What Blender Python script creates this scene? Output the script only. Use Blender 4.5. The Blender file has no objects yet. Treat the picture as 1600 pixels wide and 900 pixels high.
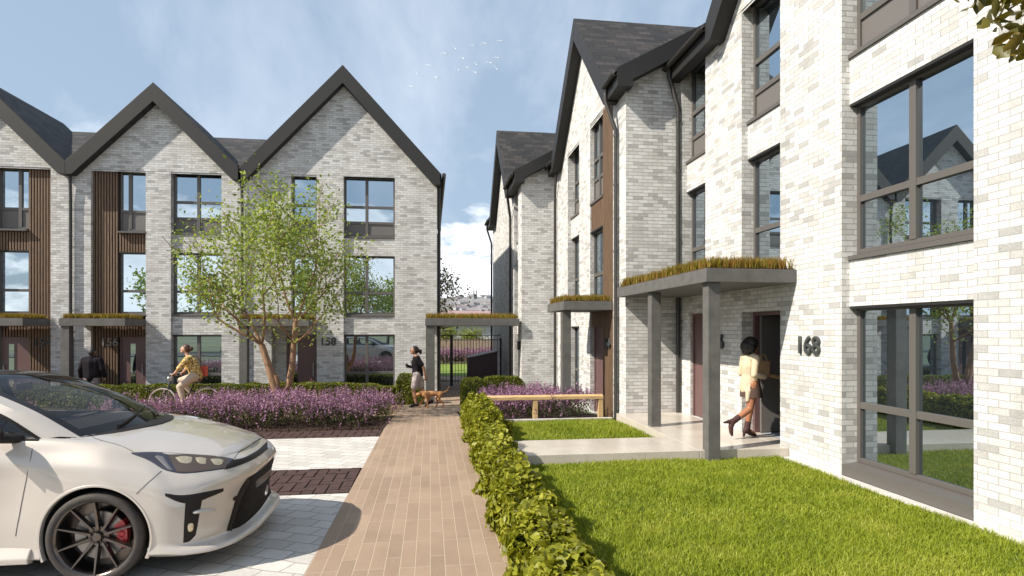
import bpy, bmesh, math, random
import numpy as np
from mathutils import Vector, Matrix

R = math.radians
random.seed(7)
rng = np.random.default_rng(11)
scn = bpy.context.scene
col = scn.collection

# ------------------------------------------------------------------ naming
def tag(o, label=None, cat=None, group=None, kind=None):
    if label: o['label'] = label
    if cat: o['category'] = cat
    if group: o['group'] = group
    if kind: o['kind'] = kind
    return o

def empty(name, loc=(0, 0, 0), rz=0.0, parent=None):
    o = bpy.data.objects.new(name, None)
    col.objects.link(o)
    o.location = loc
    o.rotation_euler = (0, 0, rz)
    o.empty_display_size = 0.2
    if parent: o.parent = parent
    return o

def copy_tree(o, parent=None):
    c = o.copy()
    col.objects.link(c)
    c.parent = parent
    for ch in list(o.children):
        copy_tree(ch, c)
    return c

def world_child(o, parent):
    """parent without moving: all parents used here are unrotated empties or identity meshes"""
    o.parent = parent
    return o

# ------------------------------------------------------------------ mesh builder
class MB:
    def __init__(self, origin=(0, 0, 0)):
        self.v = []; self.f = []; self.o = Vector(origin)
    def add(self, pts, faces):
        b = len(self.v)
        self.v += [tuple(p) for p in pts]
        self.f += [tuple(i + b for i in f) for f in faces]
    def quad(self, a, b, c, d):
        self.add([a, b, c, d], [(0, 1, 2, 3)])
    def poly(self, pts):
        self.add(pts, [tuple(range(len(pts)))])
    def box8(self, p):
        self.add(p, [(0, 3, 2, 1), (4, 5, 6, 7), (0, 1, 5, 4), (1, 2, 6, 5), (2, 3, 7, 6), (3, 0, 4, 7)])
    def box(self, x0, x1, y0, y1, z0, z1):
        self.box8([(x0, y0, z0), (x1, y0, z0), (x1, y1, z0), (x0, y1, z0),
                   (x0, y0, z1), (x1, y0, z1), (x1, y1, z1), (x0, y1, z1)])
    def prism(self, loop0, loop1):
        n = len(loop0)
        self.add(list(loop0) + list(loop1),
                 [tuple(range(n))[::-1], tuple(range(n, 2 * n))] +
                 [(i, (i + 1) % n, n + (i + 1) % n, n + i) for i in range(n)])
    def tube(self, path, rad, n=8, caps=True):
        path = [Vector(p) for p in path]
        if not hasattr(rad, '__len__'): rad = [rad] * len(path)
        rings = []
        prev = None
        for i, p in enumerate(path):
            if i == 0: t = path[1] - p
            elif i == len(path) - 1: t = p - path[i - 1]
            else: t = (path[i + 1] - p).normalized() + (p - path[i - 1]).normalized()
            t.normalize()
            a = prev if prev is not None else (Vector((0, 0, 1)) if abs(t.z) < 0.9 else Vector((1, 0, 0)))
            a = (a - t * a.dot(t))
            if a.length < 1e-6: a = t.orthogonal()
            a.normalize(); prev = a
            b = t.cross(a)
            rings.append([p + (a * math.cos(2 * math.pi * k / n) + b * math.sin(2 * math.pi * k / n)) * rad[i] for k in range(n)])
        base = len(self.v)
        for r_ in rings: self.v += [tuple(q) for q in r_]
        for i in range(len(rings) - 1):
            for k in range(n):
                k2 = (k + 1) % n
                self.f.append((base + i * n + k, base + i * n + k2, base + (i + 1) * n + k2, base + (i + 1) * n + k))
        if caps:
            self.f.append(tuple(base + k for k in range(n))[::-1])
            self.f.append(tuple(base + (len(rings) - 1) * n + k for k in range(n)))
    def lathe(self, prof, axis_o, axis_d, n=32, closed=False):
        """prof: list of (radius, along axis)"""
        o = Vector(axis_o); d = Vector(axis_d).normalized()
        a = d.orthogonal().normalized(); b = d.cross(a)
        base = len(self.v)
        for (r_, h_) in prof:
            for k in range(n):
                an = 2 * math.pi * k / n
                self.v.append(tuple(o + d * h_ + (a * math.cos(an) + b * math.sin(an)) * r_))
        m = len(prof)
        for i in range(m - 1 + (1 if closed else 0)):
            i2 = (i + 1) % m
            for k in range(n):
                k2 = (k + 1) % n
                self.f.append((base + i * n + k, base + i * n + k2, base + i2 * n + k2, base + i2 * n + k))
    def sphere(self, c, rad, n=12, m=8):
        if not hasattr(rad, '__len__'): rad = (rad,) * 3
        base = len(self.v)
        self.v.append((c[0], c[1], c[2] + rad[2]))
        for i in range(1, m):
            th_ = math.pi * i / m
            for k in range(n):
                ph = 2 * math.pi * k / n
                self.v.append((c[0] + rad[0] * math.sin(th_) * math.cos(ph), c[1] + rad[1] * math.sin(th_) * math.sin(ph), c[2] + rad[2] * math.cos(th_)))
        self.v.append((c[0], c[1], c[2] - rad[2]))
        last = len(self.v) - 1
        for k in range(n):
            k2 = (k + 1) % n
            self.f.append((base, base + 1 + k, base + 1 + k2))
            self.f.append((last, base + 1 + (m - 2) * n + k2, base + 1 + (m - 2) * n + k))
            for i in range(m - 2):
                a = base + 1 + i * n
                self.f.append((a + k, a + n + k, a + n + k2, a + k2))
    def build(self, name, mat, parent=None, smooth=False, bevel=0.0, recalc=True, angle=40):
        me = bpy.data.meshes.new(name)
        me.from_pydata([tuple(Vector(p) - self.o) for p in self.v], [], self.f)
        if recalc or bevel:
            bm = bmesh.new(); bm.from_mesh(me)
            if bevel:
                es = [e for e in bm.edges if len(e.link_faces) == 2 and e.calc_face_angle(0) > R(35)]
                bmesh.ops.recalc_face_normals(bm, faces=bm.faces)
                bmesh.ops.bevel(bm, geom=es, offset=bevel, segments=2, affect='EDGES', profile=0.6, clamp_overlap=True)
            bmesh.ops.recalc_face_normals(bm, faces=bm.faces)
            bm.to_mesh(me); bm.free()
        if smooth:
            me.shade_smooth()
            try: me.set_sharp_from_angle(angle=R(angle))
            except Exception: pass
        o = bpy.data.objects.new(name, me)
        if mat is not None:
            for m_ in (mat if isinstance(mat, (list, tuple)) else [mat]): me.materials.append(m_)
        col.objects.link(o)
        if parent: o.parent = parent
        return o

def mesh_np(name, verts, faces, mat, parent=None, smooth=False, attr=None):
    """fast mesh from numpy arrays: verts (N,3), faces (M,k)"""
    me = bpy.data.meshes.new(name)
    n = len(verts); m, k = faces.shape
    me.vertices.add(n)
    me.vertices.foreach_set('co', np.ascontiguousarray(verts, dtype=np.float32).ravel())
    me.loops.add(m * k)
    me.loops.foreach_set('vertex_index', np.ascontiguousarray(faces, dtype=np.int32).ravel())
    me.polygons.add(m)
    me.polygons.foreach_set('loop_start', np.arange(0, m * k, k, dtype=np.int32))
    if smooth: me.polygons.foreach_set('use_smooth', np.ones(m, dtype=bool))
    me.update(calc_edges=True)
    me.validate()
    for m_ in (mat if isinstance(mat, (list, tuple)) else [mat]): me.materials.append(m_)
    o = bpy.data.objects.new(name, me)
    col.objects.link(o)
    if parent: o.parent = parent
    return o

# ------------------------------------------------------------------ node helpers
class NT:
    def __init__(self, nt):
        self.nt = nt; self.n = nt.nodes; self.l = nt.links
    def new(self, t, **kw):
        nd = self.n.new(t)
        for k_, v_ in kw.items(): setattr(nd, k_, v_)
        return nd
    def link(self, a, b): self.l.new(a, b)
    def setin(self, nd, i, v):
        if isinstance(v, bpy.types.NodeSocket): self.l.new(v, nd.inputs[i])
        elif v is not None: nd.inputs[i].default_value = v
    def math(self, op, a, b=None, c=None, clamp=False):
        nd = self.new('ShaderNodeMath', operation=op); nd.use_clamp = clamp
        self.setin(nd, 0, a); self.setin(nd, 1, b); self.setin(nd, 2, c)
        return nd.outputs[0]
    def vmath(self, op, a, b=None, scale=None):
        nd = self.new('ShaderNodeVectorMath', operation=op)
        self.setin(nd, 0, a); self.setin(nd, 1, b)
        if scale is not None: self.setin(nd, 3, scale)
        return nd.outputs[0]
    def mix(self, f, a, b, blend='MIX'):
        nd = self.new('ShaderNodeMix', data_type='RGBA', blend_type=blend)
        self.setin(nd, 0, f); self.setin(nd, 6, a); self.setin(nd, 7, b)
        return nd.outputs[2]
    def noise(self, vec, scale, detail=3, rough=0.5, dist=0.0):
        nd = self.new('ShaderNodeTexNoise')
        if vec is not None: self.link(vec, nd.inputs['Vector'])
        nd.inputs['Scale'].default_value = scale; nd.inputs['Detail'].default_value = detail
        nd.inputs['Roughness'].default_value = rough; nd.inputs['Distortion'].default_value = dist
        return nd
    def ramp(self, f, stops, interp='LINEAR'):
        nd = self.new('ShaderNodeValToRGB'); cr = nd.color_ramp; cr.interpolation = interp
        while len(cr.elements) < len(stops): cr.elements.new(0.5)
        for e, (p, c_) in zip(cr.elements, stops):
            e.position = p; e.color = (c_[0], c_[1], c_[2], 1) if len(c_) == 3 else c_
        self.setin(nd, 0, f)
        return nd.outputs[0]
    def bump(self, h_, strength=0.5, dist=0.01, normal=None):
        nd = self.new('ShaderNodeBump')
        nd.inputs['Strength'].default_value = strength; nd.inputs['Distance'].default_value = dist
        self.setin(nd, 'Height', h_)
        if normal is not None: self.link(normal, nd.inputs['Normal'])
        return nd.outputs[0]

def mat_new(name):
    m = bpy.data.materials.new(name); m.use_nodes = True
    t = NT(m.node_tree)
    p = m.node_tree.nodes['Principled BSDF']
    return m, t, p

def rgba(c_): return (c_[0], c_[1], c_[2], 1.0)

def simple(name, c_, rough=0.6, metal=0.0, noise=0.12, nscale=14.0, bump=0.0, bscale=120.0, spec=0.5, coat=0.0, detail=4):
    m, t, p = mat_new(name)
    geo = t.new('ShaderNodeNewGeometry')
    pos = geo.outputs['Position']
    if noise > 0:
        n1 = t.noise(pos, nscale, detail, 0.6)
        lo = tuple(max(0, x * (1 - noise)) for x in c_); hi = tuple(min(1, x * (1 + noise)) for x in c_)
        t.link(t.ramp(n1.outputs['Fac'], [(0.3, lo), (0.7, hi)]), p.inputs['Base Color'])
    else:
        p.inputs['Base Color'].default_value = rgba(c_)
    p.inputs['Roughness'].default_value = rough; p.inputs['Metallic'].default_value = metal
    p.inputs['Specular IOR Level'].default_value = spec
    p.inputs['Coat Weight'].default_value = coat; p.inputs['Coat Roughness'].default_value = 0.03
    if bump:
        n2 = t.noise(pos, bscale, 3, 0.6)
        t.link(t.bump(n2.outputs['Fac'], bump, 0.004), p.inputs['Normal'])
    return m

def wall_uv(t, scale=1.0):
    """(along-wall, height) coordinates in metres from the world position and the face direction"""
    geo = t.new('ShaderNodeNewGeometry')
    sp = t.new('ShaderNodeSeparateXYZ'); t.link(geo.outputs['Position'], sp.inputs[0])
    sn = t.new('ShaderNodeSeparateXYZ'); t.link(geo.outputs['True Normal'], sn.inputs[0])
    k = t.math('GREATER_THAN', t.math('ABSOLUTE', sn.outputs[0]), 0.5)
    kz = t.math('GREATER_THAN', t.math('ABSOLUTE', sn.outputs[2]), 0.7)
    u = t.math('ADD', t.math('MULTIPLY', k, sp.outputs[1]), t.math('MULTIPLY', t.math('SUBTRACT', 1.0, k), sp.outputs[0]))
    v = t.math('ADD', t.math('MULTIPLY', kz, sp.outputs[1]), t.math('MULTIPLY', t.math('SUBTRACT', 1.0, kz), sp.outputs[2]))
    cb = t.new('ShaderNodeCombineXYZ'); t.link(u, cb.inputs[0]); t.link(v, cb.inputs[1])
    return cb.outputs[0], geo, sp, sn

M = {}
def brick_mat():
    m, t, p = mat_new('pale_brick')
    uv, geo, sp, sn = wall_uv(t)
    br = t.new('ShaderNodeTexBrick')
    t.link(uv, br.inputs['Vector'])
    br.offset = 0.5; br.offset_frequency = 2; br.squash = 1.0
    for k_, v_ in (('Scale', 1.0), ('Mortar Size', 0.0045), ('Mortar Smooth', 0.25), ('Bias', 0.0), ('Brick Width', 0.225), ('Row Height', 0.075)):
        br.inputs[k_].default_value = v_
    br.inputs['Color1'].default_value = (0, 0, 0, 1); br.inputs['Color2'].default_value = (1, 1, 1, 1); br.inputs['Mortar'].default_value = (0.5, 0.5, 0.5, 1)
    fac = br.outputs['Fac']
    tone = t.ramp(br.outputs['Color'], [(0.0, (0.40, 0.393, 0.388)), (0.08, (0.45, 0.442, 0.435)), (0.17, (0.54, 0.527, 0.512)), (0.36, (0.60, 0.59, 0.575)), (0.62, (0.655, 0.652, 0.645)), (1.0, (0.71, 0.71, 0.71))])
    n1 = t.noise(uv, 55.0, 5, 0.7)
    n2 = t.noise(uv, 0.9, 4, 0.6)
    n3 = t.noise(uv, 9.0, 3, 0.6)
    tone = t.mix(0.55, tone, t.ramp(n1.outputs['Fac'], [(0.3, (0.55, 0.55, 0.55)), (0.7, (1.25, 1.25, 1.25))]), 'MULTIPLY')
    tone = t.mix(0.5, tone, t.ramp(n2.outputs['Fac'], [(0.3, (0.84, 0.84, 0.84)), (0.7, (1.1, 1.09, 1.07))]), 'MULTIPLY')
    tone = t.mix(0.4, tone, t.ramp(n3.outputs['Fac'], [(0.3, (0.8, 0.8, 0.8)), (0.7, (1.12, 1.12, 1.12))]), 'MULTIPLY')
    mps = t.new('ShaderNodeMapping'); mps.inputs['Scale'].default_value = (3.2, 0.22, 1.0); t.link(uv, mps.inputs[0])
    n4 = t.noise(mps.outputs[0], 1.0, 4, 0.6)
    tone = t.mix(0.6, tone, t.ramp(n4.outputs['Fac'], [(0.30, (0.80, 0.79, 0.77)), (0.52, (1.0, 1.0, 1.0)), (0.75, (1.05, 1.05, 1.05))]), 'MULTIPLY')
    c_ = t.mix(fac, tone, (0.38, 0.373, 0.365, 1))
    # damp pale bloom near the foot of the wall
    low = t.math('SUBTRACT', 1.0, t.math('DIVIDE', sp.outputs[2], 0.35), clamp=True)
    c_ = t.mix(t.math('MULTIPLY', low, 0.35), c_, (0.62, 0.62, 0.62, 1))
    t.link(c_, p.inputs['Base Color'])
    p.inputs['Roughness'].default_value = 0.85
    p.inputs['Specular IOR Level'].default_value = 0.25
    hgt = t.math('ADD', t.math('MULTIPLY', t.math('SUBTRACT', 1.0, fac), 1.0), t.math('MULTIPLY', n1.outputs['Fac'], 0.55))
    hgt = t.math('ADD', hgt, t.math('MULTIPLY', br.outputs['Color'], 0.25))
    t.link(t.bump(hgt, 1.0, 0.010), p.inputs['Normal'])
    return m

def shingle_mat():
    m, t, p = mat_new('slate_shingles')
    geo = t.new('ShaderNodeNewGeometry')
    sp = t.new('ShaderNodeSeparateXYZ'); t.link(geo.outputs['Position'], sp.inputs[0])
    sn = t.new('ShaderNodeSeparateXYZ'); t.link(geo.outputs['True Normal'], sn.inputs[0])
    k = t.math('GREATER_THAN', t.math('ABSOLUTE', sn.outputs[0]), t.math('ABSOLUTE', sn.outputs[1]))
    u = t.math('ADD', t.math('MULTIPLY', k, sp.outputs[1]), t.math('MULTIPLY', t.math('SUBTRACT', 1.0, k), sp.outputs[0]))
    cb = t.new('ShaderNodeCombineXYZ'); t.link(u, cb.inputs[0]); t.link(t.math('MULTIPLY', sp.outputs[2], 1.45), cb.inputs[1])
    br = t.new('ShaderNodeTexBrick'); t.link(cb.outputs[0], br.inputs['Vector'])
    for k_, v_ in (('Scale', 1.0), ('Mortar Size', 0.008), ('Mortar Smooth', 0.2), ('Bias', 0.0), ('Brick Width', 0.36), ('Row Height', 0.2)):
        br.inputs[k_].default_value = v_
    br.inputs['Color1'].default_value = (0, 0, 0, 1); br.inputs['Color2'].default_value = (1, 1, 1, 1); br.inputs['Mortar'].default_value = (0, 0, 0, 1)
    tone = t.ramp(br.outputs['Color'], [(0, (0.009, 0.009, 0.010)), (0.5, (0.022, 0.0195, 0.019)), (1, (0.050, 0.042, 0.038))])
    n1 = t.noise(cb.outputs[0], 30, 4, 0.7)
    tone = t.mix(0.6, tone, t.ramp(n1.outputs['Fac'], [(0.3, (0.5, 0.5, 0.5)), (0.7, (1.3, 1.3, 1.3))]), 'MULTIPLY')
    t.link(t.mix(br.outputs['Fac'], tone, (0.004, 0.004, 0.004, 1)), p.inputs['Base Color'])
    p.inputs['Roughness'].default_value = 0.75
    fr_ = t.math('FRACT', t.math('DIVIDE', t.math('MULTIPLY', sp.outputs[2], 1.45), 0.2))
    hgt = t.math('ADD', t.math('MULTIPLY', t.math('SUBTRACT', 1.0, fr_), 1.0), t.math('MULTIPLY', n1.outputs['Fac'], 0.5))
    t.link(t.bump(hgt, 0.8, 0.02), p.inputs['Normal'])
    return m

def glass_mat():
    m, t, p = mat_new('window_glass')
    lw = t.new('ShaderNodeLayerWeight'); lw.inputs['Blend'].default_value = 0.35
    geo = t.new('ShaderNodeNewGeometry')
    n1 = t.noise(geo.outputs['Position'], 0.8, 2, 0.5)
    gl = t.new('ShaderNodeBsdfGlossy'); gl.inputs['Roughness'].default_value = 0.0
    gl.inputs['Color'].default_value = (0.76, 0.88, 0.96, 1)
    t.link(t.bump(n1.outputs['Fac'], 0.03, 0.02), gl.inputs['Normal'])
    df = t.new('ShaderNodeBsdfDiffuse'); df.inputs['Color'].default_value = (0.018, 0.024, 0.03, 1)
    mx = t.new('ShaderNodeMixShader')
    t.link(t.math('ADD', 0.58, t.math('MULTIPLY', lw.outputs['Fresnel'], 0.9), clamp=True), mx.inputs[0])
    t.link(df.outputs[0], mx.inputs[1]); t.link(gl.outputs[0], mx.inputs[2])
    t.link(mx.outputs[0], m.node_tree.nodes['Material Output'].inputs[0])
    return m

def timber_mat(name, c_, axis_scale=(22, 22, 1.6)):
    m, t, p = mat_new(name)
    geo = t.new('ShaderNodeNewGeometry')
    mp = t.new('ShaderNodeMapping'); mp.inputs['Scale'].default_value = axis_scale
    t.link(geo.outputs['Position'], mp.inputs[0])
    n1 = t.noise(mp.outputs[0], 1.6, 5, 0.65, 0.6)
    t.link(t.ramp(n1.outputs['Fac'], [(0.28, tuple(x * 0.55 for x in c_)), (0.5, c_), (0.75, tuple(x * 1.35 for x in c_))]), p.inputs['Base Color'])
    p.inputs['Roughness'].default_value = 0.6
    t.link(t.bump(n1.outputs['Fac'], 0.25, 0.004), p.inputs['Normal'])
    return m

def leaf_mat(name, cols, trans=0.35, rough=0.5, nw=0.28, nscale=2.2):
    m, t, p = mat_new(name)
    geo = t.new('ShaderNodeNewGeometry')
    n1 = t.noise(geo.outputs['Position'], nscale, 3, 0.6)
    nz = t.math('MULTIPLY_ADD', n1.outputs['Fac'], 2.0, -0.5, clamp=True)
    f_ = t.math('ADD', t.math('MULTIPLY', geo.outputs['Random Per Island'], 1 - nw), t.math('MULTIPLY', nz, nw))
    k = len(cols)
    c_ = t.ramp(f_, [(i / (k - 1), cc) for i, cc in enumerate(cols)])
    t.link(c_, p.inputs['Base Color'])
    p.inputs['Roughness'].default_value = rough
    p.inputs['Specular IOR Level'].default_value = 0.3
    tr = t.new('ShaderNodeBsdfTranslucent')
    t.link(t.mix(1.0, c_, (1.25, 1.25, 0.7, 1), 'MULTIPLY'), tr.inputs[0])
    mx = t.new('ShaderNodeMixShader'); mx.inputs[0].default_value = trans
    t.link(p.outputs[0], mx.inputs[1]); t.link(tr.outputs[0], mx.inputs[2])
    t.link(mx.outputs[0], m.node_tree.nodes['Material Output'].inputs[0])
    return m

M['brick'] = brick_mat()
M['shingle'] = shingle_mat()
M['glass'] = glass_mat()
M['fascia'] = simple('dark_fascia_metal', (0.013, 0.0122, 0.0118), 0.6, 0.0, 0.1, 3.0, bump=0.08)
M['pipe'] = simple('dark_pipe_metal', (0.034, 0.031, 0.029), 0.5, 0.0, 0.1, 5.0)
M['frame'] = simple('bronze_grey_frame', (0.10, 0.092, 0.086), 0.45, 0.0, 0.1, 200.0, bump=0.15, bscale=700)
M['panel'] = simple('grey_spandrel_panel', (0.13, 0.12, 0.115), 0.55, 0.0, 0.08, 200.0, bump=0.12, bscale=700)
M['canopy'] = simple('grey_cast_concrete', (0.10, 0.096, 0.092), 0.7, 0.0, 0.22, 5.0, bump=0.25, bscale=90, detail=8)
M['timber'] = timber_mat('brown_timber_batten', (0.15, 0.092, 0.055))
M['timber_dark'] = simple('dark_batten_backing', (0.02, 0.013, 0.01), 0.8)
M['pale_wood'] = timber_mat('pale_oak', (0.50, 0.34, 0.17), (3, 20, 20))
M['door'] = simple('maroon_door_paint', (0.125, 0.070, 0.069), 0.4, 0.0, 0.08, 2.0)
M['steel'] = simple('brushed_steel', (0.45, 0.45, 0.45), 0.35, 1.0, 0.05)
M['number_dark'] = simple('dark_number_metal', (0.05, 0.055, 0.055), 0.45, 0.0, 0.05)
M['number_grey'] = simple('grey_number_metal', (0.22, 0.21, 0.2), 0.45, 0.2, 0.05)
M['interior'] = simple('hall_plaster', (0.30, 0.33, 0.37), 0.8, 0.0, 0.06, 3.0)
M['black_metal'] = simple('black_gate_metal', (0.018, 0.014, 0.016), 0.45, 0.0, 0.05)
# ------------------------------------------------------------------ blades (grass, sedum) in bulk
def blades(name, pts, hgt, wid, mat, parent=None, lean=0.5, hvar=0.5, kind=None):
    n = len(pts)
    az = rng.uniform(0, 2 * np.pi, n); fa = rng.uniform(0, 2 * np.pi, n)
    h_ = hgt * (1 - hvar + 2 * hvar * rng.random(n)); w_ = wid * (0.7 + 0.6 * rng.random(n))
    ln = lean * (rng.random(n) ** 0.7) * h_
    d = np.stack([np.cos(az), np.sin(az), np.zeros(n)], 1); s_ = np.stack([np.cos(fa), np.sin(fa), np.zeros(n)], 1)
    up = np.array([0, 0, 1.0])
    b0 = pts - s_ * w_[:, None] * 0.5; b1 = pts + s_ * w_[:, None] * 0.5
    mid = pts + d * (ln * 0.35)[:, None] + up * (h_ * 0.6)[:, None]
    m0 = mid - s_ * w_[:, None] * 0.38; m1 = mid + s_ * w_[:, None] * 0.38
    tip = pts + d * ln[:, None] + up * (h_ * (0.98 - 0.25 * (ln / h_) ** 2))[:, None]
    v = np.stack([b0, b1, m1, m0, tip], 1).reshape(-1, 3)
    base = (np.arange(n) * 5)[:, None]
    f = np.concatenate([base + np.array([[0, 1, 2]]), base + np.array([[0, 2, 3]]), base + np.array([[3, 2, 4]])], 0)
    o = mesh_np(name, v, f, mat, parent)
    if kind: o['kind'] = kind
    return o

M['grass'] = leaf_mat('lawn_grass', [(0.10, 0.15, 0.012), (0.20, 0.255, 0.018), (0.30, 0.345, 0.03), (0.45, 0.44, 0.11)], 0.3, 0.5, 0.5, 1.3)
M['sedum'] = leaf_mat('roof_grass', [(0.09, 0.10, 0.012), (0.20, 0.18, 0.02), (0.26, 0.15, 0.03), (0.22, 0.09, 0.025)], 0.3, 0.6)
M['soil'] = simple('roof_soil', (0.05, 0.032, 0.02), 0.95, 0, 0.4, 40)

# ------------------------------------------------------------------ facade frames
class Fr:
    """L: facade facing -Y (u = X);  R: facade facing -X (u = Y).  n points out of the wall."""
    def __init__(self, kind, plane): self.k = kind; self.p = plane
    def P(self, u, n, z):
        return (u, self.p - n, z) if self.k == 'L' else (self.p - n, u, z)
    def box(self, mb, u0, u1, n0, n1, z0, z1):
        P = self.P
        mb.box8([P(u0, n0, z0), P(u1, n0, z0), P(u1, n1, z0), P(u0, n1, z0), P(u0, n0, z1), P(u1, n0, z1), P(u1, n1, z1), P(u0, n1, z1)])

FRAME_N = -0.22
def window(fr, house, u0, u1, z0, z1, transoms=(), mullions=(), panel_to=None, sill=0.09, n=FRAME_N, sill_out=None, head=True, mat_frame=None):
    """frame mesh = the window part; panes, sill and opaque panel are its sub-parts"""
    mf = mat_frame or M['frame']
    g = 0.004
    u0 += g; u1 -= g
    zs = z0 + sill
    b = 0.058; dn = 0.075
    mb = MB()
    fr.box(mb, u0, u0 + b, n - dn, n, zs, z1 - g); fr.box(mb, u1 - b, u1, n - dn, n, zs, z1 - g)
    fr.box(mb, u0 + b, u1 - b, n - dn, n - 0.002, zs, zs + b); fr.box(mb, u0 + b, u1 - b, n - dn, n - 0.002, z1 - b - g, z1 - g)
    for mu in mullions:
        fr.box(mb, mu - b * 0.85, mu + b * 0.85, n - dn, n + 0.006, zs + b, z1 - b - g)
    ed = sorted([u0 + b] + list(mullions) + [u1 - b])
    for tz in transoms:
        for a, c_ in zip(ed[:-1], ed[1:]):
            aa = a + (b * 0.85 if a != ed[0] else 0); cc = c_ - (b * 0.85 if c_ != ed[-1] else 0)
            fr.box(mb, aa, cc, n - dn, n - 0.002, tz - b * 0.75, tz + b * 0.75)
    w = mb.build('window', mf, house, bevel=0.004)
    gp = MB(); zlo = (panel_to if panel_to else zs)
    for a, c_ in zip(ed[:-1], ed[1:]):
        fr.box(gp, a - 0.01, c_ + 0.01, n - 0.055, n - 0.042, zlo, z1 - b * 0.5)
    gp.build('pane', M['glass'], w)
    if panel_to:
        pp = MB(); fr.box(pp, u0 + b * 0.5, u1 - b * 0.5, n - 0.05, n - 0.03, zs + b * 0.5, panel_to)
        pp.build('spandrel_panel', M['panel'], w)
    so = 0.012 if sill_out is None else sill_out
    sl = MB(); P = fr.P
    sl.prism([P(u0, n - dn, z0 + 0.004), P(u0, so, z0 + 0.004), P(u0, so, zs - 0.03), P(u0, n + 0.002, zs - 0.002), P(u0, n - dn, zs - 0.002)],
             [P(u1, n - dn, z0 + 0.004), P(u1, so, z0 + 0.004), P(u1, so, zs - 0.03), P(u1, n + 0.002, zs - 0.002), P(u1, n - dn, zs - 0.002)])
    sl.build('sill', mf, w)
    if head:
        hd = MB(); fr.box(hd, u0, u1, n + 0.012, -0.118 if n < -0.15 else 0.0, z1 - 0.035, z1 - 0.004)
        hd.build('head_flashing', M['fascia'], w)
    return w

def text_mesh(name, body, size, depth, mat, M4, parent, space=1.02):
    cu = bpy.data.curves.new('lettering', 'FONT'); cu.body = body; cu.size = size; cu.extrude = depth; cu.bevel_depth = size * 0.012
    cu.space_character = space; cu.offset = size * 0.004
    cu.align_x = 'CENTER'; cu.align_y = 'CENTER'
    t = bpy.data.objects.new('lettering', cu); col.objects.link(t)
    bpy.context.view_layer.update()
    me = bpy.data.meshes.new_from_object(t.evaluated_get(bpy.context.evaluated_depsgraph_get()))
    bpy.data.objects.remove(t); bpy.data.curves.remove(cu)
    me.transform(M4); me.materials.clear(); me.materials.append(mat)
    o = bpy.data.objects.new(name, me); col.objects.link(o); o.parent = parent
    return o

def number(fr, house, body, u, z, size, n, mat, extrude=0.012):
    # text x axis -> reading direction seen from outside, y -> z, normal -> outwards
    if fr.k == 'L': m4 = Matrix(((1, 0, 0, u), (0, 0, -1, fr.p - n), (0, 1, 0, z), (0, 0, 0, 1)))
    else: m4 = Matrix(((0, 0, -1, fr.p - n), (-1, 0, 0, u), (0, 1, 0, z), (0, 0, 0, 1)))
    return text_mesh('house_number', body, size, extrude, mat, m4, house)

def battens(fr, house, u0, u1, z0, z1, n, pitch=0.085, w=0.05, d=0.032):
    mb = MB(); u = u0 + 0.008
    while u + w < u1:
        fr.box(mb, u, u + w, n, n + d, z0 + 0.003, z1 - 0.003); u += pitch
    o = mb.build('timber_cladding', M['timber'], house)
    bk = MB(); fr.box(bk, u0 + 0.002, u1 - 0.002, n - 0.06, n - 0.001, z0, z1)
    bk.build('backing_board', M['timber_dark'], o)
    return o

def door(fr, house, u0, u1, z0, z1, n, glass=None, label=None, handle_side=1, sidelight=None):
    """leaf = the door part, with frame, glazed slot and pull handle"""
    mb = MB(); fr.box(mb, u0 + 0.06, u1 - 0.06, n - 0.06, n - 0.012, z0 + 0.012, z1 - 0.06)
    d = mb.build('door', M['door'], house, bevel=0.004)
    if label: d['label'] = label
    f_ = MB()
    fr.box(f_, u0 + 0.003, u0 + 0.057, n - 0.09, n + 0.01, z0, z1 - 0.004); fr.box(f_, u1 - 0.057, u1 - 0.003, n - 0.09, n + 0.01, z0, z1 - 0.004)
    fr.box(f_, u0 + 0.057, u1 - 0.057, n - 0.09, n + 0.008, z1 - 0.058, z1 - 0.004)
    f_.build('door_frame', M['door'], d)
    if glass:
        g_ = MB(); fr.box(g_, glass[0], glass[1], n - 0.03, n - 0.006, z0 + 0.16, z1 - 0.22)
        g_.build('glazed_slot', M['glass'], d)
    h_ = MB(); hu = (u1 - 0.17) if handle_side > 0 else (u0 + 0.17)
    P = fr.P
    h_.tube([P(hu, n - 0.012, z0 + 0.85), P(hu, n + 0.04, z0 + 0.85), P(hu, n + 0.04, z0 + 1.3), P(hu, n - 0.012, z0 + 1.3)], 0.011, 8)
    h_.build('handle', M['steel'], d, smooth=True)
    return d

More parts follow.
